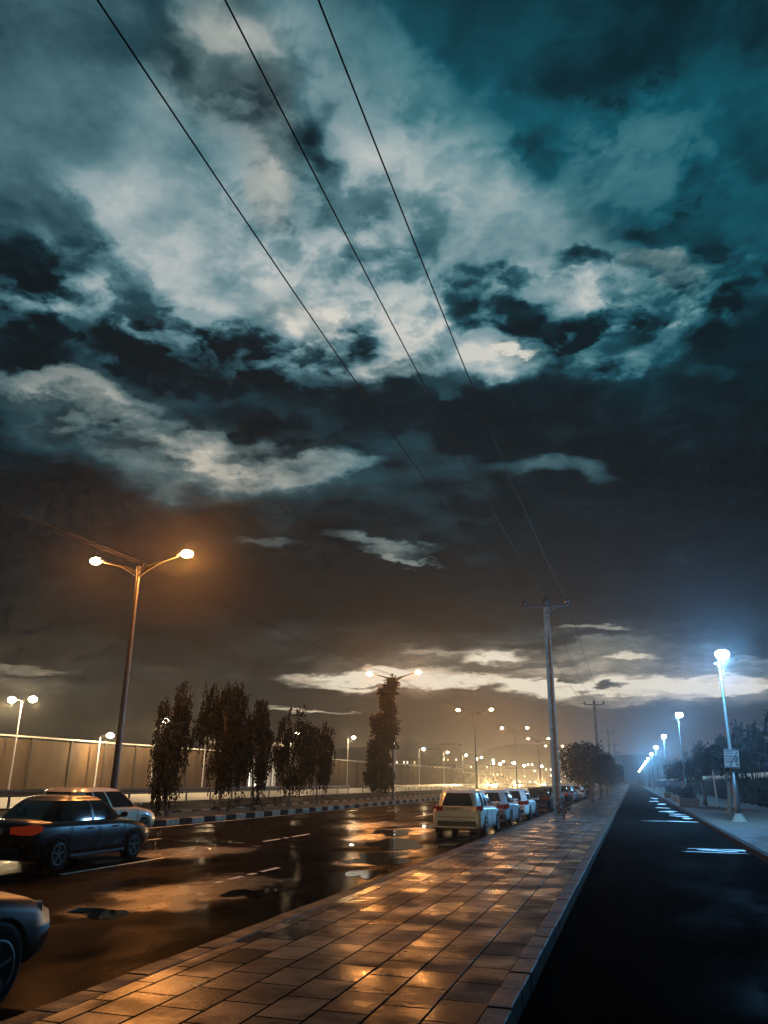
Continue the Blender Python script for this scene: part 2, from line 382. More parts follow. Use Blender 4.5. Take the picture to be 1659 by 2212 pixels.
# ================================================================= materials
def mat(name, col, rough=.6, metal=0, var=.25, scale=3.0, bump=0, bscale=30, rvar=0, spec=.5, emit=None, es=0, coat=0, stretch=None):
    m = bpy.data.materials.new(name); m.use_nodes = True; nt = m.node_tree; L = nt.links.new
    b = nt.nodes['Principled BSDF']
    tc = nt.nodes.new('ShaderNodeTexCoord'); vec = tc.outputs['Object']
    if stretch:
        mp = nt.nodes.new('ShaderNodeMapping'); mp.inputs['Scale'].default_value = stretch; L(vec, mp.inputs[0]); vec = mp.outputs[0]
    n = nt.nodes.new('ShaderNodeTexNoise'); n.inputs['Scale'].default_value = scale; n.inputs['Detail'].default_value = 5; L(vec, n.inputs['Vector'])
    r = nt.nodes.new('ShaderNodeValToRGB'); L(n.outputs['Fac'], r.inputs[0])
    r.color_ramp.elements[0].position = .3; r.color_ramp.elements[1].position = .7
    r.color_ramp.elements[0].color = tuple(c*(1-var) for c in col) + (1,); r.color_ramp.elements[1].color = tuple(min(1, c*(1+var)) for c in col) + (1,)
    L(r.outputs[0], b.inputs['Base Color'])
    b.inputs['Roughness'].default_value = rough; b.inputs['Metallic'].default_value = metal; b.inputs['Specular IOR Level'].default_value = spec
    if coat: b.inputs['Coat Weight'].default_value = coat; b.inputs['Coat Roughness'].default_value = .08
    if rvar:
        mr = nt.nodes.new('ShaderNodeMapRange'); L(n.outputs['Fac'], mr.inputs[0]); mr.inputs[1].default_value = .35; mr.inputs[2].default_value = .65
        mr.inputs[3].default_value = max(.03, rough-rvar); mr.inputs[4].default_value = min(1, rough+rvar); L(mr.outputs[0], b.inputs['Roughness'])
    if bump:
        n2 = nt.nodes.new('ShaderNodeTexNoise'); n2.inputs['Scale'].default_value = bscale; n2.inputs['Detail'].default_value = 3; L(vec, n2.inputs['Vector'])
        bp = nt.nodes.new('ShaderNodeBump'); bp.inputs['Strength'].default_value = bump; bp.inputs['Distance'].default_value = .02
        L(n2.outputs['Fac'], bp.inputs['Height']); L(bp.outputs[0], b.inputs['Normal'])
    if emit: b.inputs['Emission Color'].default_value = tuple(emit) + (1,); b.inputs['Emission Strength'].default_value = es
    return m
M_STEEL = mat('galvanised_steel', (.045,.045,.043), .4, .5, .3, 6, .1)
M_DARKST = mat('weathered_steel', (.05,.05,.05), .5, .3, .3, 5)
M_PALEST = mat('pale_painted_steel', (.5,.5,.48), .45, .1, .2, 5)
M_CONC = mat('old_concrete', (.13,.105,.075), .75, 0, .35, 4, .5, 25)
M_PORC = mat('dark_glazed_porcelain', (.035,.03,.03), .25, 0, .2)
M_WIRE = mat('bare_wire', (.008,.008,.008), .7, 0, .1, spec=.1)
M_WALL = mat('tan_concrete_panel', (.062,.035,.013), .85, 0, .4, .55, .3, 12, stretch=(1,1,.5))
M_COPE = mat('pale_coping', (.62,.58,.5), .6, 0, .2, 4)
M_POST = mat('wall_post_concrete', (.03,.022,.014), .8, 0, .3, 4)
M_BARK = mat('pale_bark', (.09,.068,.045), .85, 0, .45, 7, .6, 30)
M_LEAF = mat('drooping_leaves', (.008,.0075,.004), .8, 0, .5, 2.5, spec=.08)
M_LEAFD = mat('dark_evergreen_leaves', (.007,.009,.006), .8, 0, .4, 1.5, spec=.05)
M_SOIL = mat('median_soil', (.007,.006,.004), .95, 0, .4, 2, .9, 14)
M_RUB = mat('tyre_rubber', (.008,.008,.008), .9, 0, .2, spec=.1)
M_RIM = mat('alloy_rim', (.10,.10,.10), .35, .8, .1)
M_GLASS = mat('tinted_glass', (.008,.009,.01), .06, 0, .1, spec=.7)
M_BLK = mat('black_plastic', (.02,.02,.02), .5, 0, .1)
M_WPAINT = mat('white_car_paint', (.62,.59,.53), .3, 0, .05, 3, coat=.6)
M_SPAINT = mat('silver_car_paint', (.42,.43,.44), .28, .4, .06, 3, coat=.6)
M_DPAINT = mat('black_car_paint', (.004,.004,.0045), .3, .0, .1, 3, spec=.22)
M_GPAINT = mat('dark_grey_car_paint', (.005,.0052,.0055), .45, .0, .2, 3, spec=.12)
M_CPAINT = mat('cream_car_paint', (.60,.50,.34), .3, 0, .06, 3, coat=.6)
M_TAIL = mat('tail_lamp_dim', (.05,.006,.006), .15, 0, .2, emit=(1,.05,.02), es=.04)  # dim tail lamp with a faint red glow of its own
M_TAILON = mat('tail_lamp_lit', (.3,.02,.01), .2, 0, .2, emit=(1,.09,.02), es=.10)
M_HEAD = mat('headlamp_glass', (.5,.5,.5), .1, 0, .1)
M_HEADON = mat('headlamp_lit', (.9,.85,.7), .1, 0, .1, emit=(1,.78,.42), es=160)
M_PLATE = mat('number_plate_white', (.6,.58,.5), .5, 0, .05)
M_SIGN = mat('sign_white', (.20,.17,.155), .5, 0, .15, 9)
M_INK = mat('sign_dark_ink', (.03,.025,.03), .5, 0, .2)
M_LENS_O = mat('sodium_lens', (.9,.7,.4), .3, 0, .02, emit=(1,.72,.34), es=60)
M_LENS_W = mat('white_lamp_lens', (.9,.9,.8), .3, 0, .02, emit=(1,.90,.66), es=45)
M_LENS_B = mat('led_lens', (.9,.9,.9), .3, 0, .02, emit=(.82,.95,1), es=90)
M_LENS_OFF = mat('unlit_lens', (.1,.1,.1), .3, 0, .05)
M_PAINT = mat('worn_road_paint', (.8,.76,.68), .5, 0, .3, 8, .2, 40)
M_GLINT = mat('painted_puddle_glint', (.11,.11,.10), .5, 0, .6, 6, .2, 40)  # pale colour standing in for light reflected at puddle edges
M_BLOCKW = mat('pale_kerb_block', (.22,.18,.12), .6, 0, .3, 5, .3)
M_RENDER = mat('plaster_wall', (.28,.24,.18), .85, 0, .25, 1.5)
M_ROOF = mat('dark_roof', (.06,.05,.045), .8, 0, .3, 2)
M_WINLIT = mat('lit_window', (.4,.35,.25), .3, 0, .3, 2, emit=(1,.72,.36), es=2.2)
M_WINWHITE = mat('lit_window_white', (.4,.4,.35), .3, 0, .3, 2, emit=(1,.93,.75), es=3.5)
M_WHITECOL = mat('white_pillar_paint', (.72,.70,.62), .6, 0, .12, 3)
M_FENCE = mat('pale_fence_tips', (.75,.66,.45), .6, 0, .3, 5)
M_HEDGE = mat('dark_iron', (.006,.006,.006), .9, 0, .2, spec=.03)
M_HILL = mat('hill_scrub', (.06,.055,.045), .95, 0, .4, .02)
M_GROUND = mat('bare_ground', (.07,.06,.05), .9, 0, .4, .3, .4, 4)
M_SERV = mat('service_road_concrete', (.46,.42,.34), .6, 0, .2, .5, .2, 12, rvar=.15)

def wet_mix(nt, b, fac_sock, lo, hi, rough_sock, bump_sock, dry=None, extra=None):
    L = nt.links.new; b.inputs['Specular IOR Level'].default_value = 0
    g = nt.nodes.new('ShaderNodeBsdfGlossy'); g.inputs['Color'].default_value = (.9,.9,.9,1)
    L(rough_sock, g.inputs['Roughness']); L(bump_sock, g.inputs['Normal'])
    mr = nt.nodes.new('ShaderNodeMapRange'); L(fac_sock, mr.inputs[0]); mr.inputs[1].default_value = .36; mr.inputs[2].default_value = .60; mr.inputs[3].default_value = hi; mr.inputs[4].default_value = lo
    lw = nt.nodes.new('ShaderNodeFresnel'); lw.inputs['IOR'].default_value = 1.33
    mu = nt.nodes.new('ShaderNodeMath'); mu.operation = 'MULTIPLY'; L(lw.outputs[0], mu.inputs[0]); L(mr.outputs[0], mu.inputs[1])
    if extra is not None:
        ex = nt.nodes.new('ShaderNodeMath'); ex.operation = 'MAXIMUM'; L(mr.outputs[0], ex.inputs[0]); L(extra, ex.inputs[1]); L(ex.outputs[0], mu.inputs[1])
    if dry is not None:      # open joints do not shine
        m2 = nt.nodes.new('ShaderNodeMath'); m2.operation = 'MULTIPLY_ADD'; m2.use_clamp = True; L(dry, m2.inputs[0]); m2.inputs[1].default_value = -1.1; m2.inputs[2].default_value = 1
        m3 = nt.nodes.new('ShaderNodeMath'); m3.operation = 'MULTIPLY'; L(mu.outputs[0], m3.inputs[0]); L(m2.outputs[0], m3.inputs[1]); mu = m3
    mx = nt.nodes.new('ShaderNodeMixShader'); L(mu.outputs[0], mx.inputs[0]); L(b.outputs[0], mx.inputs[1]); L(g.outputs[0], mx.inputs[2])
    L(mx.outputs[0], nt.nodes['Material Output'].inputs['Surface'])
def asphalt(name, base, r0, r1, seed, bump=.35, spec=.3, wets=()):
    m = bpy.data.materials.new(name); m.use_nodes = True; nt = m.node_tree; L = nt.links.new
    b = nt.nodes['Principled BSDF']; b.inputs['Specular IOR Level'].default_value = spec; tc = nt.nodes.new('ShaderNodeTexCoord')
    mp = nt.nodes.new('ShaderNodeMapping'); mp.inputs['Location'].default_value = (seed, seed*2, 0); mp.inputs['Scale'].default_value = (1, .45, 1); L(tc.outputs['Object'], mp.inputs[0])
    n = nt.nodes.new('ShaderNodeTexNoise'); n.inputs['Scale'].default_value = .55; n.inputs['Detail'].default_value = 6; n.inputs['Roughness'].default_value = .6; L(mp.outputs[0], n.inputs['Vector'])
    g = nt.nodes.new('ShaderNodeTexNoise'); g.inputs['Scale'].default_value = 45; g.inputs['Detail'].default_value = 3; L(tc.outputs['Object'], g.inputs['Vector'])
    cr = nt.nodes.new('ShaderNodeValToRGB'); L(g.outputs['Fac'], cr.inputs[0])
    cr.color_ramp.elements[0].position = .3; cr.color_ramp.elements[0].color = tuple(v*.6 for v in base)+(1,)
    cr.color_ramp.elements[1].position = .75; cr.color_ramp.elements[1].color = tuple(v*1.5 for v in base)+(1,)
    L(cr.outputs[0], b.inputs['Base Color'])
    mr = nt.nodes.new('ShaderNodeMapRange'); L(n.outputs['Fac'], mr.inputs[0]); mr.inputs[1].default_value = .38; mr.inputs[2].default_value = .62; mr.inputs[3].default_value = r0; mr.inputs[4].default_value = r1
    L(mr.outputs[0], b.inputs['Roughness'])
    fac = n.outputs['Fac']; rgh = mr.outputs[0]
    if wets:      # standing water left in the hollows of the road
        d2 = nt.nodes.new('ShaderNodeTexNoise'); d2.inputs['Scale'].default_value = .9; d2.inputs['Detail'].default_value = 7; d2.inputs['Roughness'].default_value = .65; L(tc.outputs['Object'], d2.inputs['Vector'])
        acc = None
        for (x, y, rx, ry, st) in wets:
            q = nt.nodes.new('ShaderNodeMapping'); q.vector_type = 'TEXTURE'; q.inputs['Location'].default_value = (x, y, 0); q.inputs['Scale'].default_value = (rx, ry, 1e3); L(tc.outputs['Object'], q.inputs[0])
            ln = nt.nodes.new('ShaderNodeVectorMath'); ln.operation = 'LENGTH'; L(q.outputs[0], ln.inputs[0])
            ad_ = nt.nodes.new('ShaderNodeMath'); ad_.operation = 'MULTIPLY_ADD'; L(d2.outputs['Fac'], ad_.inputs[0]); ad_.inputs[1].default_value = 2.4; L(ln.outputs['Value'], ad_.inputs[2])
            w_ = nt.nodes.new('ShaderNodeMapRange'); w_.interpolation_type = 'SMOOTHSTEP'; L(ad_.outputs[0], w_.inputs[0]); w_.inputs[1].default_value = 1.55; w_.inputs[2].default_value = 2.1; w_.inputs[3].default_value = st; w_.inputs[4].default_value = 0
            if acc is None: acc = w_.outputs[0]
            else:
                mxx = nt.nodes.new('ShaderNodeMath'); mxx.operation = 'MAXIMUM'; L(acc, mxx.inputs[0]); L(w_.outputs[0], mxx.inputs[1]); acc = mxx.outputs[0]
        f2 = nt.nodes.new('ShaderNodeMath'); f2.operation = 'MULTIPLY_ADD'; L(acc, f2.inputs[0]); f2.inputs[1].default_value = -.75; L(fac, f2.inputs[2]); fac = f2.outputs[0]
        rm_ = nt.nodes.new('ShaderNodeMix'); rm_.data_type = 'FLOAT'; L(acc, rm_.inputs[0]); L(rgh, rm_.inputs[2]); rm_.inputs[3].default_value = .27; rgh = rm_.outputs[0]
        hx = nt.nodes.new('ShaderNodeMath'); hx.operation = 'MULTIPLY_ADD'; L(acc, hx.inputs[0]); hx.inputs[1].default_value = .75; hx.inputs[2].default_value = 0; wetsock = hx.outputs[0]
    bs = nt.nodes.new('ShaderNodeMapRange'); L(n.outputs['Fac'], bs.inputs[0]); bs.inputs[1].default_value = .36; bs.inputs[2].default_value = .55; bs.inputs[3].default_value = .08; bs.inputs[4].default_value = 1
    mu = nt.nodes.new('ShaderNodeMath'); mu.operation = 'MULTIPLY'; L(bs.outputs[0], mu.inputs[0]); mu.inputs[1].default_value = bump
    bp = nt.nodes.new('ShaderNodeBump'); bp.inputs['Distance'].default_value = .012; L(mu.outputs[0], bp.inputs['Strength']); L(g.outputs['Fac'], bp.inputs['Height']); L(bp.outputs[0], b.inputs['Normal'])
    wet_mix(nt, b, fac, spec*.12, spec, rgh, bp.outputs[0], extra=wetsock if wets else None)
    return m
def paving():
    m = bpy.data.materials.new('wet_paving_slabs'); m.use_nodes = True; nt = m.node_tree; L = nt.links.new
    b = nt.nodes['Principled BSDF']; tc = nt.nodes.new('ShaderNodeTexCoord')
    mp = nt.nodes.new('ShaderNodeMapping'); L(tc.outputs['Object'], mp.inputs[0]); mp.inputs['Rotation'].default_value = (0,0,R(90))
    def brick(mortar, c1, c2):
        k = nt.nodes.new('ShaderNodeTexBrick'); L(mp.outputs[0], k.inputs['Vector']); k.offset = .5; k.offset_frequency = 2
        k.inputs['Scale'].default_value = 1; k.inputs['Brick Width'].default_value = .60; k.inputs['Row Height'].default_value = .40
        k.inputs['Mortar Size'].default_value = mortar; k.inputs['Mortar Smooth'].default_value = .4; k.inputs['Bias'].default_value = 0
        k.inputs['Color1'].default_value = c1; k.inputs['Color2'].default_value = c2; k.inputs['Mortar'].default_value = (.003,.0025,.002,1); return k
    k = brick(.013, (.011,.0085,.006,1), (.032,.025,.018,1))
    k2 = brick(.0, (0,0,0,1), (1,1,1,1))
    n = nt.nodes.new('ShaderNodeTexNoise'); n.inputs['Scale'].default_value = 1.1; n.inputs['Detail'].default_value = 6; n.inputs['Roughness'].default_value = .62; L(tc.outputs['Object'], n.inputs['Vector'])
    g = nt.nodes.new('ShaderNodeTexNoise'); g.inputs['Scale'].default_value = 26; g.inputs['Detail'].default_value = 4; L(tc.outputs['Object'], g.inputs['Vector'])
    dr = nt.nodes.new('ShaderNodeMapRange'); L(n.outputs['Fac'], dr.inputs[0]); dr.inputs[1].default_value = .3; dr.inputs[2].default_value = .7; dr.inputs[3].default_value = .55; dr.inputs[4].default_value = 1.15
    mx = nt.nodes.new('ShaderNodeMix'); mx.data_type = 'RGBA'; mx.blend_type = 'MULTIPLY'; mx.inputs[0].default_value = 1
    cb = nt.nodes.new('ShaderNodeCombineColor')
    for i in range(3): L(dr.outputs[0], cb.inputs[i])
    L(k.outputs[0], mx.inputs[6]); L(cb.outputs[0], mx.inputs[7]); L(mx.outputs[2], b.inputs['Base Color'])
    # roughness: slab by slab plus wet patches
    a = nt.nodes.new('ShaderNodeMath'); a.operation = 'MULTIPLY_ADD'; L(k2.outputs[0], a.inputs[0]); a.inputs[1].default_value = .2; a.inputs[2].default_value = 0
    mr = nt.nodes.new('ShaderNodeMapRange'); L(n.outputs['Fac'], mr.inputs[0]); mr.inputs[1].default_value = .38; mr.inputs[2].default_value = .62; mr.inputs[3].default_value = .15; mr.inputs[4].default_value = .32
    ad = nt.nodes.new('ShaderNodeMath'); L(a.outputs[0], ad.inputs[0]); L(mr.outputs[0], ad.inputs[1]); L(ad.outputs[0], b.inputs['Roughness'])
    # height: joints + grain + uneven slabs
    h1 = nt.nodes.new('ShaderNodeMath'); h1.operation = 'MULTIPLY_ADD'; L(k.outputs['Fac'], h1.inputs[0]); h1.inputs[1].default_value = -1.1
    h2 = nt.nodes.new('ShaderNodeMath'); h2.operation = 'MULTIPLY'; L(g.outputs['Fac'], h2.inputs[0]); h2.inputs[1].default_value = .35; L(h2.outputs[0], h1.inputs[2])
    h3 = nt.nodes.new('ShaderNodeMath'); h3.operation = 'MULTIPLY_ADD'; L(n.outputs['Fac'], h3.inputs[0]); h3.inputs[1].default_value = .6; L(h1.outputs[0], h3.inputs[2])
    bp = nt.nodes.new('ShaderNodeBump'); bp.inputs['Strength'].default_value = .5; bp.inputs['Distance'].default_value = .012; L(h3.outputs[0], bp.inputs['Height']); L(bp.outputs[0], b.inputs['Normal'])
    wet_mix(nt, b, n.outputs['Fac'], .22, .75, ad.outputs[0], bp.outputs[0], k.outputs['Fac'])
    return m
M_ASPH = asphalt('wet_asphalt', (.0055,.004,.003), .14, .34, 3, .22, .15, wets=[(-7.2,13.0,1.7,3.6,.7),(-11.0,19.6,1.8,2.6,.9),(-8.4,28.5,1.6,5.0,.8),(-10.8,33.0,1.8,4.0,.7),(-6.2,20.5,.9,3.2,.8)])
M_ASPH2 = asphalt('wet_asphalt_lane', (.005,.005,.0052), .3, .6, 11, .5, .003)
M_OPP = asphalt('far_asphalt', (.01,.008,.006), .45, .7, 7, .3, .12)
M_PAVE = paving()
M_WATER = mat('puddle_water', (.006,.006,.006), .03, 0, .1, .5, .05, 5, spec=.8)
M_RPAVE = mat('right_paving', (.030,.022,.013), .9, 0, .4, 1.2, .5, 9, rvar=.15)
M_KERBR = mat('dark_kerb', (.018,.015,.012), .9, 0, .3, 3, .4, 20, spec=.05)
M_KERB = mat('kerb_concrete', (.05,.041,.031), .6, 0, .3, 3, .4, 20, rvar=.12, spec=.15)
M_GUTTER = mat('dark_gutter', (.04,.035,.03), .4, 0, .3, 3)

# ================================================================= ground, roads, pavements
def slab(name, x0, x1, y0, y1, z, m, z0=None, segs=1):
    b = MB()
    if z0 is None: b.add([(x0,y0,z),(x1,y0,z),(x1,y1,z),(x0,y1,z)], [(0,1,2,3)])
    else: b.box(((x0+x1)/2, (y0+y1)/2, (z+z0)/2), (x1-x0, y1-y0, z-z0))
    return tag(b.obj(name, m), kind='structure')
YN, YF = -25, 640
slab('ground', -1150, 1150, -1150, 1150, -.26, M_GROUND)
slab('main_road', -17.8, -4.42, YN, YF, -.2, M_ASPH)
slab('opposite_road', -35.2, -22.0, YN, YF, -.2, M_OPP)
slab('service_road', -54.9, -35.2, YN, YF, -.196, M_SERV)
slab('side_road', -1.02, 2.9, YN, YF, -.15, M_ASPH2)
slab('pavement', -4.18, -1.22, YN, YF, 0, M_PAVE, -.26)
slab('verge_ground', 7.2, 13.0, YN, YF, -.03, M_SOIL, -.26)
slab('right_pavement', 3.08, 7.2, YN, YF, 0, M_RPAVE, -.26)
slab('median', -21.8, -17.98, YN, YF, -.03, M_SOIL, -.26)
def kerb(name, x0, x1, z, ln, y0, y1, m, m2=None, jit=.004):
    """a run of kerb stones with open joints; alternating colours where painted"""
    b = MB(); k = MB(); y = y0; i = 0; rr = random.Random(5)
    while y < y1:
        L_ = ln if y < 120 else ln*4
        t = (b if (i % 2 == 0 or m2 is None) else k)
        t.box(((x0+x1)/2 + rr.uniform(-jit, jit), y+L_/2, (z-.26)/2 + rr.uniform(-jit, jit)), (x1-x0, L_-.012, z+.26)); y += L_; i += 1
    o = tag(b.obj(name, m, bevel=.012), kind='structure')
    if m2 is not None: tag(k.obj(name, m2, bevel=.012), kind='structure')
kerb('kerb', -4.42, -4.185, .004, .6, YN+24, YF, M_KERB)
kerb('kerb', -1.215, -1.02, .004, .6, YN+24, YF, M_KERB)
kerb('kerb', 2.9, 3.075, .004, .6, 12, YF, M_KERBR)
M_BLOCKD = mat('black_kerb_block', (.012,.011,.010), .8, 0, .3, 5, spec=.1)
kerb('kerb', -17.98, -17.75, .03, 1.0, 5, YF, M_BLOCKW, M_BLOCKD)
kerb('kerb', -22.0, -21.8, .03, 1.0, 5, YF, M_BLOCKW, M_BLOCKD)
slab('gutter', -4.72, -4.425, YN, YF, -.192, M_GUTTER)
# lane paint
def markings():
    b = MB(); rr = random.Random(2)
    for x, off in ((-10.9, 23.4), (-7.5, 14.1), (-14.3, 20.0)):
        for k in range(-2, 30):
            y = off + 9.25*k
            if y < 4: continue
            if x == -14.3 and k % 3: continue
            n = 12; L_ = 3.7 if x == -10.9 else 3.4
            vs = [(x-.06+rr.uniform(-.012,.012), y+L_*i/n, -.194) for i in range(n+1)] + [(x+.06+rr.uniform(-.012,.012), y+L_*i/n, -.194) for i in range(n+1)]
            b.add(vs, [(i, n+1+i, n+2+i, i+1) for i in range(n) if rr.random() > (.04 if x == -10.9 else .3)])
    for x in (-17.45, -22.4, -34.9):
        b.add([(x-.05,10,-.194),(x+.05,10,-.194),(x+.05,YF,-.194),(x-.05,YF,-.194)], [(0,1,2,3)])
    return b
tag(markings().obj('lane_markings', M_PAINT), kind='structure')
def puddle(cx, cy, rx, ry, z, seed, hole=None, m=None, nm=None):
    rr = random.Random(seed); n = 40; ph = [rr.uniform(0, 6.28) for _ in range(4)]; am = [.26, .20, .16, .13]
    out = []
    for i in range(n):
        a = 2*math.pi*i/n; k = 1 + sum(am[j]*math.sin((j+2)*a+ph[j]) for j in range(4))
        out.append((cx+rx*k*math.cos(a), cy+ry*k*math.sin(a), z))
    b = MB()
    if hole:
        inn = [(cx+hole[0]+rx*.45*math.cos(2*math.pi*i/n), cy+hole[1]+ry*.4*math.sin(2*math.pi*i/n), z) for i in range(n)]
        b.add(out+inn, [(i, (i+1)%n, n+(i+1)%n, n+i) for i in range(n)])
    else:
        b.add([(cx,cy,z)]+out, [(0, i+1, (i+1)%n+1) for i in range(n)])
    tag(b.obj(nm if nm else 'marking_and_painted_glint' if m else 'puddle', m or M_WATER), kind='structure')  # one name for real markings and painted puddle reflections
for i, a in enumerate([(-6.1,19.8,.75,1.5),(-7.0,24.2,.9,1.9),(-8.5,29.2,.7,1.6),(-5.4,16.6,.3,.8),(-6.3,13.2,.35,.6),(-5.35,25.5,.35,2.0),(-7.9,34.5,.5,2.6),(-7.4,10.6,.5,.3),(-12.2,22.6,.8,.5)]):
    puddle(*a, -.191, 10+i)
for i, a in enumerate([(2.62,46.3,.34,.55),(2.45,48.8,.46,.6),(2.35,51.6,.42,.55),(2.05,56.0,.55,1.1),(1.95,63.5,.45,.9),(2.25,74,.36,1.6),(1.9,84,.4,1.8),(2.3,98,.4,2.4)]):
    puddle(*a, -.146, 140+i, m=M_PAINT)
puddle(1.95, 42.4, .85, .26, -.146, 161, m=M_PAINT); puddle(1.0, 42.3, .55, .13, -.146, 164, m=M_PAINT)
puddle(2.35, 25.3, .62, .40, -.146, 162, (.05,.03), m=M_GLINT); puddle(1.85, 24.45, .75, .09, -.146, 163, m=M_GLINT); puddle(1.75, 25.6, .4, .10, -.146, 165, m=M_GLINT)  # ring and streaks: shining puddle edges painted on the side road
# ================================================================= street lamps
def point(parent, loc, power, col, r=.14, name='lamp_light'):
    l = bpy.data.lights.new(name, 'POINT'); l.energy = power; l.color = col; l.shadow_soft_size = r
    o = bpy.data.objects.new(name, l); _lnk(o); o.parent = parent; o.location = loc; return o
SOD = (1, .35, .075); WHT = (1, .70, .36); LED = (.15, .52, 1.0)
def twin_lamp(y, i, lit):
    t = thing('twin_arm_street_lamp', '%s twin-arm sodium street lamp on the planted median, counted from the camera' % ORD[i], 'street lamp', (-20.0, y, -.03), 0, 'twin-arm street lamps along the median')
    MB().tube([(0,0,0),(0,0,.02)], [.22,.22], 12).tube([(0,0,.02),(0,0,5),(0,0,10.35)], [.145,.115,.075], 12).obj('pole', M_STEEL, t)
    MB().box((0,0,.025), (.45,.45,.05)).obj('base_plate', M_DARKST, t, bevel=.01)
    MB().tube([(0,0,10.1),(0,0,10.42)], [.11,.11], 10).box((-.14,0,10.5),(.1,.12,.16)).box((.14,0,10.5),(.1,.12,.16)).obj('bracket', M_DARKST, t)
    for s in (-1, 1):
        a = MB(); a.tube([(0,0,10.2),(.45*s,0,10.38),(1.1*s,0,10.55),(1.9*s,0,10.76)], [.07,.06,.05,.035], 8)
        a.tube([(0,0,9.95),(.35*s,0,10.18),(.8*s,0,10.42),(1.05*s,0,10.53)], [.06,.05,.045,.035], 8)
        a.obj('arm', M_DARKST, t)
        h = MB(); h.loft([[(s*(1.85+.75*u), w*math.cos(k)*.16, 10.80+.14*u+hh*(math.sin(k) if math.sin(k) > 0 else 0)*.09) for k in [2*math.pi*j/12 for j in range(12)]] for u, w, hh in ((0,.4,.5),(.25,.9,1),(.7,1,1),(1,.5,.5))])
        lu = h.obj('luminaire', M_DARKST, t)
        MB().ball((s*2.32, 0, 10.84), .23, 14, 10, (1.25,.9,.7)).obj('lens', M_LENS_O, lu)
        if lit: point(lu, (s*2.32, 0, 10.55), (LAMP_P * (5.5 if (i == 0 and s > 0) else (1.3, 3.2, 1.8, 1.0)[min(i, 3)])), SOD, .13)
LAMP_P = 1000
for i in range(14):
    twin_lamp(28.5 + 40.3*i, i, i < 7)
# pair of slack cables strung from lamp to lamp
for s, nm in ((-.14, 'left'), (.14, 'right')):
    b = MB()
    pts = []
    for k in range(-1, 8):
        ya = 28.5+40.3*k
        for j in range(10): pts.append((-20.0+s, ya+4.03*j, 10.58 - 1.0*(4*(j/10)*(1-j/10))*.35))
    b.tube(pts, .012, 4)
    tag(b.obj('overhead_cable', M_WIRE), 'thin overhead cable on the %s side of the twin-arm lamp post tops' % nm, 'cable', 'cables strung between the median lamps')
def wall_lamp(y, z, i, lit, twin=False, wx=-53.8):
    t = thing('wall_side_lamp', '%s white lamp post rising above the concrete panel wall, counted from the left' % ORD[i], 'street lamp', (wx, y, -.2), 0, 'white lamps along the concrete wall')
    zz = z + .2
    MB().tube([(0,0,0),(0,0,zz*.5),(0,0,zz)], [.10,.075,.05], 8).obj('pole', M_PALEST, t)
    for s in ((1, -1) if twin else (1,)):
        MB().tube([(0,0,zz-.05),(.3*s,0,zz+.05),(.9*s,0,zz+.16)], [.05,.045,.04], 6).obj('arm', M_DARKST, t)
        lu = MB().box((1.2*s,0,zz+.2), (.75,.3,.12), m=Matrix.Rotation(-.15*s, 3, 'Y')).obj('luminaire', M_DARKST, t, bevel=.03)
        MB().ball((1.2*s,0,zz+.10), .34, 12, 8, (1.2,1,.8)).obj('lens', M_LENS_W, lu)
        if lit: point(lu, (1.2*s,0,zz-.38), WALL_P, WHT, .15)
WALL_P = 3000
for i, (y, z) in enumerate([(61,8.2),(73.3,5.6),(83.7,7.8),(95.7,9.1),(124,8.6),(152.6,9.3),(181,9.3),(210,9.2),(240,9.3),(269,9.4),(298,9.4),(325,9.1),(352,9.1),(380,9.1)]):
    wall_lamp(y, z, i, i < 10, i == 0)
def small_lamp(y, i):
    t = thing('curved_garden_lamp', '%s small unlit lamp post with bent stem beyond the guard rail' % ORD[i], 'lamp post', (-37.6, y, -.2), 0, 'small unlit lamps before the wall')
    MB().tube([(0,0,0),(.15,0,1.0),(.35,0,1.8),(.8,0,2.5),(1.0,0,3.1),(1.0,0,3.9)], [.07,.065,.06,.055,.05,.045], 8).obj('stem', M_DARKST, t)
    MB().box((.65,0,3.95), (.8,.25,.09)).obj('head', M_DARKST, t, bevel=.02)
    MB().box((1.35,0,2.9), (.75,.25,.09)).obj('head', M_DARKST, t, bevel=.02)
for i in range(7): small_lamp(98 + 39*i, i)
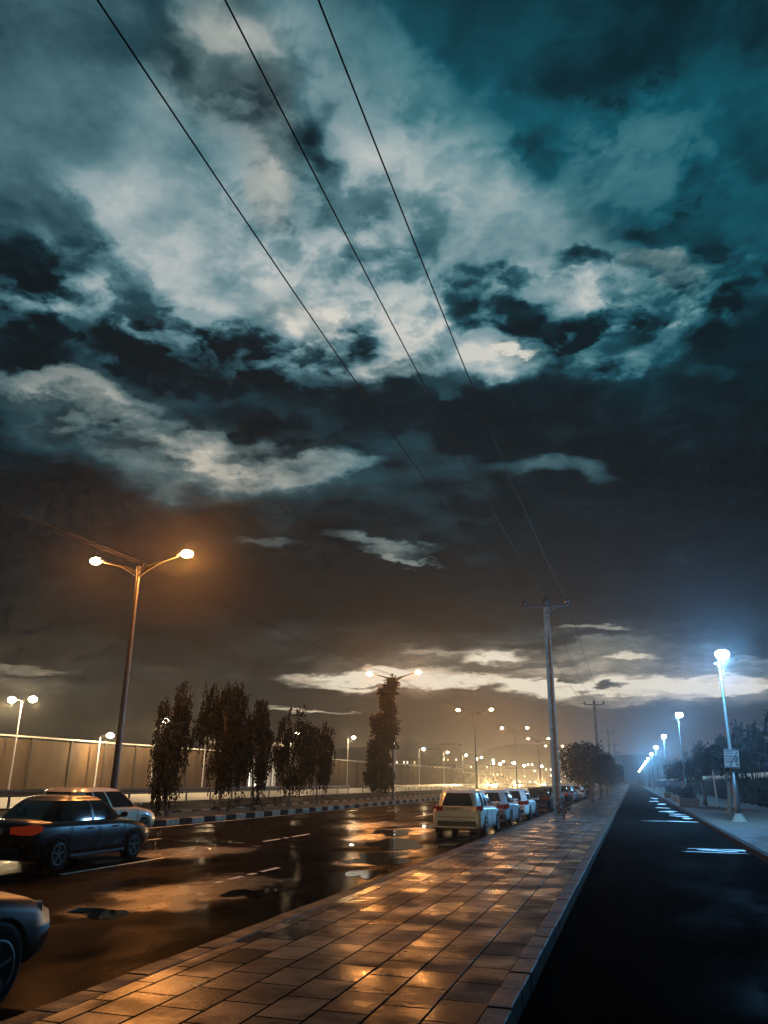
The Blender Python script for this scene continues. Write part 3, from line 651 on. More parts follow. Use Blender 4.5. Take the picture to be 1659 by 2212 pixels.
def right_lamp(y, i, lit):
    t = thing('led_street_lamp', '%s blue-white LED street lamp on the right-hand pavement' % ORD[i], 'street lamp', (4.45, y, 0), 0, 'LED street lamps on the right')
    MB().tube([(0,0,0),(0,0,.04),(0,0,.35)], [.34,.30,.13], 12).obj('concrete_footing', M_CONC, t)
    MB().tube([(0,0,.3),(0,0,1.6),(0,0,1.62),(0,0,7.0)], [.13,.125,.095,.06], 10).obj('pole', M_STEEL, t)
    MB().tube([(0,0,6.95),(.0,-.35,7.15),(.05,-.9,7.32)], [.05,.045,.04], 8).obj('arm', M_PALEST, t)
    MB().box((-.16,0,7.0), (.14,.12,.1)).obj('camera_box', M_DARKST, t, bevel=.015)
    MB().tube([(0,0,6.75),(.12,0,6.68),(.17,0,6.5)], [.03,.03,.025], 6).obj('hook', M_DARKST, t)
    lu = MB().box((.06,-1.15,7.38), (.34,.62,.09), m=Matrix.Rotation(-.2, 3, 'X')).obj('luminaire', M_PALEST, t, bevel=.03)
    MB().ball((.06,-1.15,7.26), .30, 14, 10, (1,1.2,.75)).obj('lens', M_LENS_B, lu)
    if lit: point(lu, (.06,-1.2,6.84), LED_P * (2.2 if i == 0 else (1.0 if i < 2 else 1.6)), LED, .14)
    if i == 0:
        bd = MB().box((.0,-.12,2.68), (.62,.02,.84), m=Matrix.Rotation(R(4), 3, 'Y')).obj('sign_board', M_SIGN, t)
        sb = MB()
        mm = Matrix.Rotation(R(4), 3, 'Y')
        def bar(x, z, w, h, rot=0):
            q = mm @ Vector((x, 0, z)); sb.box((q.x, -.133, 2.68+q.z), (w, .006, h), m=mm @ Matrix.Rotation(rot, 3, 'Y'))
        bar(0, .385, .6, .05); bar(-.08,.30,.36,.03); bar(-.1,.22,.34,.03); bar(-.1,.10,.36,.055); bar(-.1,-.02,.34,.035); bar(-.12,-.13,.3,.05)
        bar(0,-.38,.58,.06); bar(.08,.0,.06,.7,R(28)); bar(.2,-.02,.12,.3,R(12)); bar(.22,-.25,.1,.1)
        sb.obj('lettering', M_INK, bd)
        MB().box((.0,-.06,2.9),(.3,.1,.04)).box((.0,-.06,2.45),(.3,.1,.04)).obj('clamp', M_DARKST, t)
    if i == 2:
        MB().box((-.25,-.1,2.9), (.42,.03,.95)).obj('sign_board', M_SIGN, t); MB().box((.3,-.1,2.85), (.42,.03,.85)).obj('sign_board', M_SIGN, t)
LED_P = 4200
for i in range(14): right_lamp(40.2 + 36*i, i, i < 8)
# ================================================================= concrete utility poles and wires
def utility_pole(y, i):
    t = thing('concrete_utility_pole', '%s concrete power pole with crossarm on the paved walk, counted from the camera' % ORD[i], 'utility pole', (-3.85, y, 0), 0, 'concrete power poles along the pavement')
    b = MB(); H = 11.15
    def w(z): return .225 - .075*z/H
    for s in (-1, 1):                                  # two flanges
        b.add([(s*w(0),-.17,0),(s*(w(0)-.1),-.17,0),(s*(w(0)-.1),.17,0),(s*w(0),.17,0),(s*w(H),-.10,H),(s*(w(H)-.06),-.10,H),(s*(w(H)-.06),.10,H),(s*w(H),.10,H)],
              [(0,1,2,3),(4,7,6,5),(0,4,5,1),(1,5,6,2),(2,6,7,3),(3,7,4,0)])
    b.add([(-w(0)+.02,-.06,0),(w(0)-.02,-.06,0),(w(0)-.02,.06,0),(-w(0)+.02,.06,0),(-w(H)+.02,-.04,H),(w(H)-.02,-.04,H),(w(H)-.02,.04,H),(-w(H)+.02,.04,H)],
          [(3,2,1,0),(4,5,6,7),(0,1,5,4),(1,2,6,5),(2,3,7,6),(3,0,4,7)])
    for k in range(9):                                 # cross ribs
        z = .5 + .98*k; b.box((0,0,z), (2*w(z)-.15, .27-.012*k, .13))
    b.box((0,0,10.2), (.30,.19,1.9))
    b.obj('pole', M_CONC, t)
    MB().box((0,-.14,11.05), (2.56,.10,.12)).obj('crossarm', M_DARKST, t, bevel=.01)
    for s in (-1, 1):
        MB().tube([(s*.55,-.16,11.0),(s*.1,-.14,10.62)], .025, 6).obj('brace', M_DARKST, t)
        ins = MB(); ins.tube([(s*1.2,-.14,11.1),(s*1.2,-.14,11.22)], .02, 6)
        ins.tube([(s*1.2,-.14,11.17),(s*1.2,-.14,11.21),(s*1.2,-.14,11.26),(s*1.2,-.14,11.32),(s*1.2,-.14,11.38),(s*1.2,-.14,11.41)], [.07,.12,.135,.125,.09,.04], 12)
        ins.obj('insulator', M_PORC, t)
    MB().tube([(0,0,11.1),(0,0,11.2),(0,0,11.45),(0,0,11.58),(0,0,11.62)], [.10,.15,.15,.10,.04], 12).obj('insulator', M_PORC, t)
PY = [44.4 + 62.5*k for k in range(9)]
for i, y in enumerate(PY): utility_pole(y, i)
for dx, z, sag, nm in ((-1.2, 11.42, 1.55, 'left-hand'), (0, 11.64, 1.30, 'middle'), (1.2, 11.42, 1.50, 'right-hand')):
    pts = []
    ys = [PY[0]-62.5] + PY
    for a, c in zip(ys, ys[1:]):
        sg = sag if a < 0 else .9
        for j in range(24):
            u = j/24; pts.append((-3.85+dx, a+(c-a)*u, z - sg*4*u*(1-u)))
    tag(MB().tube(pts, .0125, 5).obj('power_line', M_WIRE), '%s of the three power lines running overhead from the concrete pole crossarm' % nm, 'power line', 'three overhead power lines')
# ================================================================= wall, guard rails
def panel_wall():
    t = thing('concrete_panel_wall', 'long tan concrete panel wall with pale coping behind the bright service road', 'wall', (-55.0, 30, -.26))
    n = 48; pl = 5.75; rr = random.Random(4)
    for k in range(n):
        if 14 <= k <= 15: continue
        y = pl*k
        MB().box((0, y+pl/2, 2.55), (.14, pl-.30, 5.1)).obj('panel', M_WALL, t)
    for k in range(n+1):
        MB().box((.02, pl*k, 2.65), (.30, .28, 5.3)).obj('post', M_POST, t)
    for a, c in ((0, 14), (16, n)):
        MB().box((0, (a+c)/2*pl, 5.36), (.42, (c-a)*pl-.3, .13)).obj('coping', M_COPE, t)
panel_wall()
def gatehouse():
    t = thing('gatehouse', 'tan gatehouse with pale flat canopy and lit white pillars in the wall opening', 'building', (-57.5, 116.5, -.26))
    MB().box((-1.2,0,2.6), (3.5,11.5,5.2)).obj('wall', M_WALL, t)
    MB().box((-.2,0,6.0), (6.5,13.0,1.5)).obj('fascia', M_WALL, t)
    MB().box((-.2,0,6.95), (7.0,13.6,.35)).obj('roof', M_COPE, t)
    for k in range(6): MB().tube([(2.2,-4.8+1.9*k,0),(2.2,-4.8+1.9*k,5.2)], .3, 12).obj('pillar', M_WHITECOL, t)
    for k in range(4): MB().box((.58,-3.8+2.5*k,2.0), (.06,1.3,3.2)).obj('window', M_WINWHITE, t)
gatehouse()
def guard_rail(y0, y1, step, label, th):
    t = thing('guard_rail', label, 'guard rail', (-35.0, y0, -.2))
    n = int((y1-y0)/step)
    b = MB(); ys = [0, y1-y0]
    prof = [(-.03,.56),(.05,.60),(.05,.66),(-.02,.72),(.05,.78),(.05,.86),(-.03,.90),(-.06,.90),(-.06,.56)]
    b.loft([[(x, y, .62+(z-.62)*th+.05) for x, z in prof] for y in ys], smooth=False)
    b.obj('beam', M_DARKST, t)
    for k in range(n+1): MB().box((-.09, k*step, .47), (.1,.12,.94)).obj('post', M_DARKST, t)
guard_rail(24, 100.5, 4.0, 'near length of dark steel guard rail beside the bright service road, ending in a gap', 1.25)
guard_rail(106, 402, 4.0, 'far length of dark steel guard rail running on past the gap toward the lights', 1.0)
# ================================================================= trees
def leaves(name, m, parent, clumps, n, size, droop, seed, strand=0):
    rr = np.random.RandomState(seed); V_, F_ = [], []
    vols = np.array([c[3]*c[4]*c[5] for c in clumps])**.75; cnt = (vols/vols.sum()*n).astype(int)
    allv = []; 
    for c, k in zip(clumps, cnt):
        if k < 1: continue
        d = rr.normal(size=(k,3)); d /= np.linalg.norm(d, axis=1)[:,None]
        r = rr.uniform(.35, 1.0, k)**.6
        r *= 1 + .18*np.sin(d[:,0]*5+seed) + .14*np.sin(d[:,2]*7+seed*2)
        p = np.array(c[:3]) + d*r[:,None]*np.array(c[3:6])
        p[:,2] -= rr.exponential(droop*.5, k)*(r > .6)
        if strand:      # leaves gathered along hanging twigs
            k0 = max(1, k//14); idx = np.repeat(np.arange(k0), 14)[:k]; idx = np.concatenate([idx, rr.randint(0, k0, k-len(idx))])
            step = np.concatenate([np.tile(np.arange(14), k0)[:k], np.zeros(max(0, k-k0*14))])[:k]/14.
            ln_ = rr.uniform(.35, 1.0, k0)[idx]*strand; sw = rr.normal(0, .09, (k0,3))[idx]
            p = p[:k0][idx] + sw*step[:,None]; p[:,2] -= ln_*step; p += rr.normal(0, .025, p.shape)
        dirv = rr.normal(size=(k,3))*.45 + d*.35*(1-min(1, droop)); dirv[:,2] -= .4 + droop*1.2
        dirv /= np.linalg.norm(dirv, axis=1)[:,None]
        side = np.cross(dirv, rr.normal(size=(k,3))); side /= np.linalg.norm(side, axis=1)[:,None]
        ln = size*rr.uniform(.6, 1.5, k)[:,None]; wd = ln*rr.uniform(.16,.32,(k,1))
        a = p; bpt = p + dirv*ln*.5 + side*wd; cpt = p + dirv*ln; dpt = p + dirv*ln*.5 - side*wd
        allv.append(np.stack([a,bpt,cpt,dpt], 1).reshape(-1,3))
    v = np.concatenate(allv); q = len(v)//4
    me = bpy.data.meshes.new(name); me.vertices.add(len(v)); me.vertices.foreach_set('co', v.ravel())
    me.loops.add(q*4); me.loops.foreach_set('vertex_index', np.arange(q*4)); me.polygons.add(q); me.polygons.foreach_set('loop_start', np.arange(q)*4); me.update(calc_edges=True)
    me.materials.append(m); o = bpy.data.objects.new(name, me); _lnk(o); o.parent = parent; return o
def tree(name, label, loc, clumps, h, n, size, droop, seed, lean=(0,0), tr=.09, m=None, group=None, rz=0, limbs=7, strand=0):
    t = thing(name, label, 'tree', loc, rz, group)
    rr = random.Random(seed); b = MB()
    kx, ky = lean
    def ctr(z): u = z/h; return (kx*u+.12*math.sin(u*5+seed), ky*u+.1*math.cos(u*4+seed)-.1*math.cos(seed), z)
    b.tube([ctr(h*.9*j/8) for j in range(9)], [tr*(1.25 if j == 0 else 1)*(1-.09*j) for j in range(9)], 8)
    for c in clumps[:limbs]:
        z0 = max(.5, min(c[2]-c[5]*.6, h*.7)); p0 = Vector(ctr(z0)); p1 = Vector(c[:3]) + Vector((0,0,c[5]*.3))
        mid = (p0+p1)/2 + Vector((rr.uniform(-.15,.15), rr.uniform(-.15,.15), .12))
        b.tube([p0, mid, p1], [tr*.5, tr*.35, tr*.12], 6)
    b.obj('trunk', M_BARK, t)
    leaves('crown', m or M_LEAF, t, clumps, n, size, droop, seed, strand)
    return t
G = 'drooping willow-like trees on the median'
def willow(seed, top, r, low, cx=0):
    rr = random.Random(seed); cl = []
    z = top-.5
    while z > low+.4:
        u = (top-z)/(top-low); rad = r*(.45+1.1*math.sin(math.pi*min(.93, .18+u*.75)))*.6
        for k in range(3):
            a = rr.uniform(0, 6.28); cl.append((cx+rad*.75*math.cos(a), rad*.75*math.sin(a), z+rr.uniform(-.3,.3), rad*.62, rad*.62, rr.uniform(.4,.75)))
        z -= .62
    return cl
tree('drooping_tree', 'leftmost drooping tree, slim and lit from behind beside the tall lamp post', (-20.0,32.6,-.03), willow(3,5.3,.8,1.2,-.1)+[(.32,0,5.75,.34,.4,.45),(.3,0,5.3,.4,.4,.5),(-.6,0,5.0,.4,.4,.4)], 5.6, 9500, .13, .8, 3, (.1,0), .06, group=G, strand=.9)
tree('drooping_tree', 'tallest and broadest drooping tree, with a slanting pale trunk, second from the left', (-19.9,37.6,-.03), willow(5,6.3,1.25,1.5,-.2)+[(-.1,0,6.25,.42,.4,.45),(.2,0,5.9,.6,.5,.45)], 6.4, 17000, .13, .8, 5, (-.4,0), .075, group=G, strand=1.0)
tree('drooping_tree', 'narrow drooping tree touching the right side of the broadest one', (-19.9,40.9,-.03), willow(8,5.9,.75,1.7,.15)+[(.15,0,5.9,.4,.4,.4)], 6.0, 9500, .13, .8, 8, (.1,0), .06, group=G, strand=1.0)
tree('drooping_tree', 'ragged gappy tree before the gatehouse with lamps shining through it', (-20.0,46.4,-.03), willow(11,5.5,1.1,1.3,.0)+[(.0,0,6.0,.36,.4,.36),(.55,0,6.05,.3,.3,.3)], 6.2, 8000, .14, .7, 11, (.15,0), .06, group=G, strand=.8)
tree('drooping_tree', 'lower round-topped tree just right of the gappy tree, with a thin pale trunk', (-19.8,50.0,-.03), willow(14,5.3,1.0,1.7,.05), 4.9, 8500, .14, .7, 14, (.2,0), .06, group=G, strand=.9)
cl = []
rr_ = random.Random(9)
for k in range(24):
    z = 1.3 + 8.6*k/23; rad = 1.25*(1-.45*abs(k-8)/16) * (1 if k < 18 else .8)
    rad *= rr_.uniform(.7,1.25)
    for j in range(2): a = rr_.uniform(0,6.28); cl.append((.9*(z/10)**1.5+rad*.5*math.cos(a), rad*.5*math.sin(a), z, rad*.6, rad*.6, .5))
tree('tall_column_tree', 'tall narrow column-shaped tree standing next to the second twin-arm lamp', (-20.7,66.5,-.03), cl, 9.9, 12000, .26, .3, 21, (.8,0), .12, M_LEAFD)
GP = 'dark trees along the pavement edge'
def roundcl(r, z0, z1, seed, n=11):
    rr = random.Random(seed); return [(rr.uniform(-.62,.62)*r, rr.uniform(-.62,.62)*r, rr.uniform(z0+.35*r,z1-.3*r), r*.5, r*.5, r*.42) for _ in range(n)]
for i, (x, y, r, z0, z1) in enumerate([(-3.0,67,1.9,1.5,4.6),(-3.1,84,1.8,1.5,4.6),(-3.0,100,2.0,1.5,4.9),(-3.1,118,1.9,1.5,4.8),(-3.0,136,1.9,1.4,4.9),(-3.1,155,2.0,1.4,5.0),(-3.0,176,2.0,1.4,5.2),(-3.0,200,2.2,1.4,5.4)]):
    cs = [(c[0]-.55, c[1], *c[2:]) for c in roundcl(r, z0, z1, 30+i)]
    tree('pavement_tree', '%s dark bushy tree in the row on the pavement edge past the first power pole' % ORD[i], (x,y,0), cs, z1-.4, 4200 if i < 4 else 2500, .22+.02*i, .25, 30+i, (-.3,0), .13, M_LEAFD, GP)
for i, y in enumerate([36.0, 67, 100, 136]):
    slab('tree_pit', -3.6, -1.75, y-.35, y+.35, .008, M_SOIL)
# staked sapling in the nearest pit
t = thing('sapling', 'small bare leafy sapling in the nearest square tree pit by the first power pole', 'sapling', (-2.9,36,.005))
b = MB(); rr = random.Random(3)
for k in range(7):
    a = rr.uniform(0,6.28); b.tube([(0,0,0),(.1*math.cos(a),.1*math.sin(a),.35),(.3*math.cos(a),.3*math.sin(a),.7+rr.uniform(0,.35))], [.012,.009,.004], 5)
b.obj('stem', M_BARK, t); leaves('foliage', M_LEAFD, t, [(0,0,.65,.35,.35,.35)], 260, .09, .1, 77)
GR = 'street trees on the right-hand pavement'
for i, (x, y, r) in enumerate([(4.9,48.2,1.15),(5.0,66,1.2),(5.0,84,1.3),(5.0,104,1.3)]):
    tree('street_tree', '%s small dark street tree in a square pit on the right-hand pavement' % ORD[i], (x,y,0), roundcl(r,1.7,3.7,50+i), 3.4, 2600, .2, .2, 50+i, (0,0), .16, M_LEAFD, GR)
    slab('tree_pit', x-1.0, x+1.0, y-.5, y+.5, .008, M_SOIL)
GB = 'tall dark trees behind the right-hand fence'
bt = [(14.5,236,9.5,2.8),(15,205,10.5,3.0),(14,178,10.0,2.6),(16,160,9.8,3.2),(14.5,140,9.3,2.6),(14.6,121,10.3,2.0),(15.5,112,9.0,2.6),(14.2,102,8.2,2.2),(15.2,96,9.9,2.0),(16.5,92,9.2,2.4),(14.5,84,7.8,2.2),(15.5,78,9.2,2.2),(17,270,10.5,3.5),(16,310,10,3.5),(16,350,10,3.5)]
for i, (x, y, hh, r) in enumerate(bt):
    rr = random.Random(70+i); cs = []
    for k in range(16):
        z = 2.0 + (hh-2.6)*k/15; rad = r*(.9 if k < 9 else .9-.09*(k-8))
        a = rr.uniform(0,6.28); cs.append((rad*.5*math.cos(a), rad*.5*math.sin(a), z, rad*.55, rad*.55, rr.uniform(.7,1.2)))
    tree('tall_dark_tree', '%s tall dark tree behind the right-hand fence, counted from the right' % ORD[[11,10,9,8,7,6,5,4,3,2,1,0,12,13,14].index(i) if False else {11:0,10:1,9:2,8:3,7:4,6:5,5:6,4:7,3:8,2:9,1:10,0:11,12:12,13:13,14:14}[i]], (x,y,-.2), cs, hh-.5, 3600, .42, .25, 70+i, (0,0), .2, M_LEAFD, GB, limbs=4)
# bushes by the end of the wall and along the foot of the right fence
for i, (x, y, r, hh) in enumerate([(-46,272,3.2,3.2),(-44,292,3.4,3.4),(-50,256,3.0,3.6)]):
    t = thing('dark_bush', ['dark bush before the far end of the wall, middle of three','dark bush beyond the far end of the wall, rightmost of three','dark bush against the far end of the wall, leftmost of three'][i], 'bush', (x,y,-.2), 0, 'bushes at the far end of the wall')
    leaves('foliage', M_LEAFD, t, [(c[0],c[1],c[2],c[3],c[4],c[5]) for c in roundcl(r,.2,hh,90+i)], 1800, .5, .1, 90+i)
for i, (x, y) in enumerate([(3.75,62.5),(4.0,79),(3.9,95)]):
    t = thing('planter', '%s square concrete planter with a round dark shrub near the right kerb' % ORD[i], 'planter', (x,y,0), 0, 'concrete planters on the right')
    MB().box((0,0,.28), (1.3,1.3,.56), taper=1.08).obj('box', M_CONC, t, bevel=.03)
    leaves('shrub', M_LEAFD, t, [(0,0,.85,.55,.55,.5)], 900, .14, .1, 95+i)
# ================================================================= right-hand fence and small posts
def fence():
    t = thing('iron_fence', 'dark iron fence with pale upright tips along the back of the right-hand pavement', 'fence', (9.0, 40, -.03))
    rr = random.Random(6)
    for k in range(66):
        y = 5.0*k*.9
        MB().box((0,y,1.15), (.12,.12,2.3)).obj('post', M_HEDGE, t)
    MB().box((0,148,2.05), (.05,296,.06)).box((0,148,.35), (.05,296,.06)).obj('rail', M_HEDGE, t)
    b = MB(); c = MB()
    for k in range(1200):
        y = .245*k; b.box((0,y,1.2), (.03,.03,2.1))
        if rr.random() < .62:
            L_ = rr.choice([.18,.25,.3,.35,.45]); c.box((-.03,y+rr.uniform(-.05,.05),2.36-L_/2+.02), (.03,rr.choice([.05,.08,.12]),L_))
    b.obj('bars', M_HEDGE, t)['kind'] = 'stuff'; c.obj('tips', M_FENCE, t)['kind'] = 'stuff'
fence()
leaves('hedge', M_LEAFD, None, [(9.6, 45+6*k, 1.0, .7, 3.6, .95) for k in range(45)], 26000, .28, .1, 123)
tag(bpy.data.objects['hedge'], 'dark clipped hedge filling the space behind the iron fence', 'hedge')
for i, (x, y) in enumerate([(5.6,62),(5.6,100)]):
    t = thing('marker_post', ['near thin pale upright post on the right-hand pavement beside a street tree','far thin pale upright post on the right-hand pavement'][i], 'post', (x,y,0), 0, 'thin pale posts on the right-hand pavement')
    MB().tube([(0,0,0),(-.08,0,2.7)], [.06,.045], 8).obj('shaft', M_PALEST, t); MB().tube([(0,0,0),(0,0,.03)], .13, 10).obj('base', M_DARKST, t)
# ================================================================= cars
def sup(w, l, a, n=5):
    c, s = math.cos(a), math.sin(a)
    return w*math.copysign(abs(c)**(2/n), c), l*math.copysign(abs(s)**(2/n), s)
HATCH = dict(body=[(-2.18,.78,.36,.80,.84),(-2.14,.84,.27,.88,.93),(-1.98,.875,.22,.93,.99),(-1.2,.895,.2,.95,1.0),(0,.895,.2,.93,.98),(.85,.89,.2,.91,.96),(1.25,.885,.2,.87,.93),(1.75,.86,.22,.80,.86),(2.05,.80,.28,.70,.75),(2.18,.68,.38,.56,.60)],
    gh=[(.95,-2.06,1.25,.80),(1.1,-2.0,1.0,.77),(1.25,-1.93,.72,.735),(1.4,-1.84,.42,.68),(1.46,-1.76,.22,.64),(1.495,-1.6,.0,.56),(1.51,-1.3,-.3,.42)], tail_z=.90, wb=1.30)
SEDAN = dict(body=[(-2.24,.72,.36,.76,.80),(-2.18,.82,.27,.88,.93),(-1.9,.87,.22,.92,.98),(-1.2,.885,.2,.92,.97),(0,.885,.2,.90,.95),(.8,.88,.2,.89,.94),(1.25,.875,.2,.85,.90),(1.8,.85,.22,.77,.83),(2.08,.79,.28,.68,.72),(2.2,.66,.38,.55,.58)],
    gh=[(.93,-1.55,1.15,.78),(1.08,-1.35,.92,.745),(1.22,-1.15,.66,.70),(1.33,-.98,.42,.65),(1.39,-.85,.25,.60),(1.42,-.7,.05,.52),(1.435,-.5,-.15,.38)], tail_z=.82, wb=1.32)
def car(kind, label, name, loc, paint, group=None, lit_tail=False, head=False, rz=0, rails=False, script=False):
    K = HATCH if kind == 'hatch' else SEDAN
    t = thing(name, label, 'car', loc, rz, group)
    rings = []
    for (y, w, zb, zs, zd) in K['body']:
        half = [(0,zb),(w*.80,zb),(w*.95,zb+.06),(w*.99,zb+.20),(w,(zb+zs)*.55),(w*.985,zs-.10),(w*.955,zs-.02),(w*.86,zs+.4*(zd-zs)),(w*.5,zd),(0,zd+.012)]
        rings.append([(x,y,z) for x, z in half] + [(-x,y,z) for x, z in half[-2:0:-1]])
    body = MB().loft(rings).obj('body', paint, t)
    if not body.data.polygons: pass
    N = 96; gh = K['gh']
    def ring(lv, off=0):
        z, y0, y1, w = lv; yc, l = (y0+y1)/2, (y1-y0)/2
        D = [sup(w+off, l+off, 2*math.pi*k/600) for k in range(601)]; cum = [0.0]
        for a_, b_ in zip(D, D[1:]): cum.append(cum[-1]+math.dist(a_, b_))
        out = []; j = 0
        for k in range(N):
            tt = cum[-1]*k/N
            while cum[j+1] < tt: j += 1
            u = (tt-cum[j])/max(1e-9, cum[j+1]-cum[j]); out.append((D[j][0]+(D[j+1][0]-D[j][0])*u, yc+D[j][1]+(D[j+1][1]-D[j][1])*u, z))
        return out
    MB().loft([ring(l) for l in gh[:4]], caps=False).obj('window', M_GLASS, t)
    rf = MB().loft([ring(gh[3], .012)] + [ring(l, .006) for l in gh[3:]], caps=True).obj('roof', paint, t)
    def strip(k0, k1):
        pil = MB()
        rs = [ring(l, .008) for l in gh[:4]]
        pil.loft([[r[k % N] for k in range(k0, k1+1)] for r in rs], closed=False)
        pil.obj('pillar', paint, t)
    strip(14,17); strip(31,34); strip(0,1); strip(47,48)
    if kind == 'hatch': strip(60,66); strip(78,84); strip(88,89); strip(55,56)
    else: strip(61,66); strip(78,83)
    for s in (-1, 1):
        tl = MB(); rx = .60 if kind == 'hatch' else .62
        yb = K['body'][0][0]
        tl.loft([[(s*(rx-.22+.02), yb-.015, z) for z in (K['tail_z']-.08, K['tail_z']+.05)] + [(s*(rx-.22+.02), yb+.1, z) for z in (K['tail_z']+.05, K['tail_z']-.08)],
                 [(s*(rx+.1), yb-.005, z) for z in (K['tail_z']-.10, K['tail_z']+.07)] + [(s*(rx+.1), yb+.1, z) for z in (K['tail_z']+.07, K['tail_z']-.10)],
                 [(s*(rx+.255), yb+.10, z) for z in (K['tail_z']-.10, K['tail_z']+.10)] + [(s*(rx+.22), yb+.14, z) for z in (K['tail_z']+.10, K['tail_z']-.10)],
                 [(s*(rx+.285), yb+.34, z) for z in (K['tail_z']-.04, K['tail_z']+.06)] + [(s*(rx+.24), yb+.34, z) for z in (K['tail_z']+.06, K['tail_z']-.04)]], smooth=False)
        tl.obj('taillight', M_TAILON if lit_tail else M_TAIL, t)
        yf = K['body'][-1][0]
        MB().loft([[(s*.40,yf-.02,.60),(s*.40,yf-.02,.70),(s*.40,yf-.2,.72),(s*.40,yf-.2,.60)],[(s*.64,yf-.06,.60),(s*.64,yf-.08,.73),(s*.62,yf-.25,.74),(s*.62,yf-.25,.60)],[(s*.80,yf-.26,.62),(s*.80,yf-.28,.74),(s*.74,yf-.35,.74),(s*.74,yf-.35,.62)]], smooth=False).obj('headlight', M_HEADON if head is True else M_HEAD, t)
        if head is True: MB().ball((s*.62, yf-.02, .68), .20, 12, 8, (1,.5,.8)).obj('headlight_glare_ball', M_HEADON, t)  # oversized glowing ball added in front of the lens as headlight glare
        m_ = MB().ball((s*.98, gh[0][2]-.45, 1.02), .11, 10, 6, (.8,.7,.6)); m_.tube([(s*.8,gh[0][2]-.43,.97),(s*.95,gh[0][2]-.45,.99)], .025, 6); m_.obj('mirror', paint if kind == 'hatch' else M_BLK, t)
        for y in (-K['wb'], K['wb']):
            wh = MB(); wh.tube([(s*.70,y,.32),(s*.72,y,.32),(s*.89,y,.32),(s*.905,y,.32)], [.27,.318,.318,.28], 22)
            wo = wh.obj('wheel', M_RUB, t)
            rm = MB(); n = 24
            rm.loft([[(s*x_, y+r_*math.cos(2*math.pi*k/n), .32+r_*math.sin(2*math.pi*k/n)) for k in range(n)] for x_, r_ in ((.897,.225),(.910,.215),(.910,.185),(.899,.18))], caps=False)
            rm.tube([(s*.897,y,.32),(s*.909,y,.32)], [.06,.045], 10)
            for k in range(5):
                a_ = 2*math.pi*k/5+.3; rm.box((s*.904, y+.115*math.cos(a_), .32+.115*math.sin(a_)), (.010,.15,.035), m=Matrix.Rotation(a_, 3, 'X'))
            rm.obj('rim', M_BLK if name == 'moving_car' else M_RIM, wo)
            ar = MB(); n = 12
            pi_ = [(s*.880, y+.345*math.cos(math.pi*k/n), .32+.345*math.sin(math.pi*k/n)) for k in range(n+1)]; po_ = [(s*.905, y+.385*math.cos(math.pi*k/n), .32+.385*math.sin(math.pi*k/n)) for k in range(n+1)]
            ar.loft([pi_, po_], closed=False); ar.obj('wheel_arch', M_BLK, t)
        for hy in (-.35, .55): MB().box((s*.905, hy, .78), (.02,.16,.03)).obj('door_handle', paint, t, bevel=.005)
        for dy in (-.98, .0, .92):
            q_ = MB(); q_.box((s*.896, dy, .58), (.008,.012,.56)); q_.obj('door_seam', M_BLK, t)
        MB().box((s*.897, 0, .27), (.012, 1.9, .05)).obj('sill_trim', M_BLK, t)
    yb = K['body'][0][0]
    MB().box((0, yb-.0, .40), (1.36,.06,.17)).obj('lower_grille', M_BLK, t, bevel=.02)
    MB().box((0, yb-.015, .285), (1.42,.07,.045)).obj('bumper_lip', paint, t, bevel=.015)
    MB().box((0, yb-.01, .615), (1.30,.05,.018)).obj('trim_strip', M_BLK, t)
    MB().box((0, K['body'][-1][0]+.0, .45), (1.1,.06,.16)).obj('front_grille', M_BLK, t, bevel=.02)
    pl = MB().box((0, yb-.02, K['tail_z']-.03 if not script else .52), (.50,.012,.11)).obj('number_plate', M_PLATE, t)
    g = MB(); x = -.2; rr = random.Random(len(label))
    while x < .2:
        k = rr.choice([0,1,2]); g.box((x, yb-.029, pl.data.vertices[0].co.z+.055), (.012,.004,.07))
        if k: g.box((x+.015, yb-.029, pl.data.vertices[0].co.z+.055+(.025 if k == 1 else -.02)), (.022,.004,.012))
        x += .055
    g.obj('characters', M_INK, pl)
    if script:    # row of raised dark letters across the tailgate, unreadable in the photograph
        q = MB(); x = -.40
        for ch in 'LALABPPTI':
            segs = {'L':[(0,0,.018,.09),(.02,-.035,.05,.018)],'A':[(-.02,0,.016,.09),(.022,0,.016,.09),(0,.03,.04,.016),(0,-.005,.04,.014)],'B':[(-.018,0,.018,.09),(.018,0,.016,.08),(0,.035,.035,.014),(0,0,.035,.014),(0,-.035,.035,.014)],'P':[(-.018,0,.018,.09),(.018,.02,.016,.045),(0,.035,.035,.014),(0,0,.035,.014)],'T':[(0,0,.018,.09),(0,.036,.055,.016)],'I':[(0,0,.018,.09)]}[ch]
            for a, c2, w_, h_ in segs: q.box((x+a, yb-.03, .885+c2), (w_,.012,h_))
            x += .078
        q.obj('lettering', M_INK, t)
        MB().box((0, yb-.012, .885), (.95,.04,.13)).obj('trim_panel', paint, t, bevel=.01)
        MB().tube([(-.30,-1.55,1.50),(-.33,-1.6,1.54),(-.33,-1.75,1.56)], .02, 5).obj('antenna', M_BLK, t)
    if head:
        for s in (-1, 1):
            l = bpy.data.lights.new('headlight_beam', 'SPOT'); l.energy = HEAD_P if head is True else head; l.color = (1,.66,.28); l.shadow_soft_size = .12; l.spot_size = R(34) if head is True else R(42); l.spot_blend = .8
            o = bpy.data.objects.new('headlight_beam', l); _lnk(o); o.parent = t; o.location = (s*.62, K['body'][-1][0]+.14, .70); o.rotation_euler = (R(92) if head is True else R(89.5), 0, 0)
    return t
HEAD_P = 26000
car('hatch', 'white estate car with dark rear window parked nearest the camera along the pavement kerb', 'parked_car', (-5.95, 30.6, -.2), M_WPAINT, 'cars along the pavement kerb', script=True)
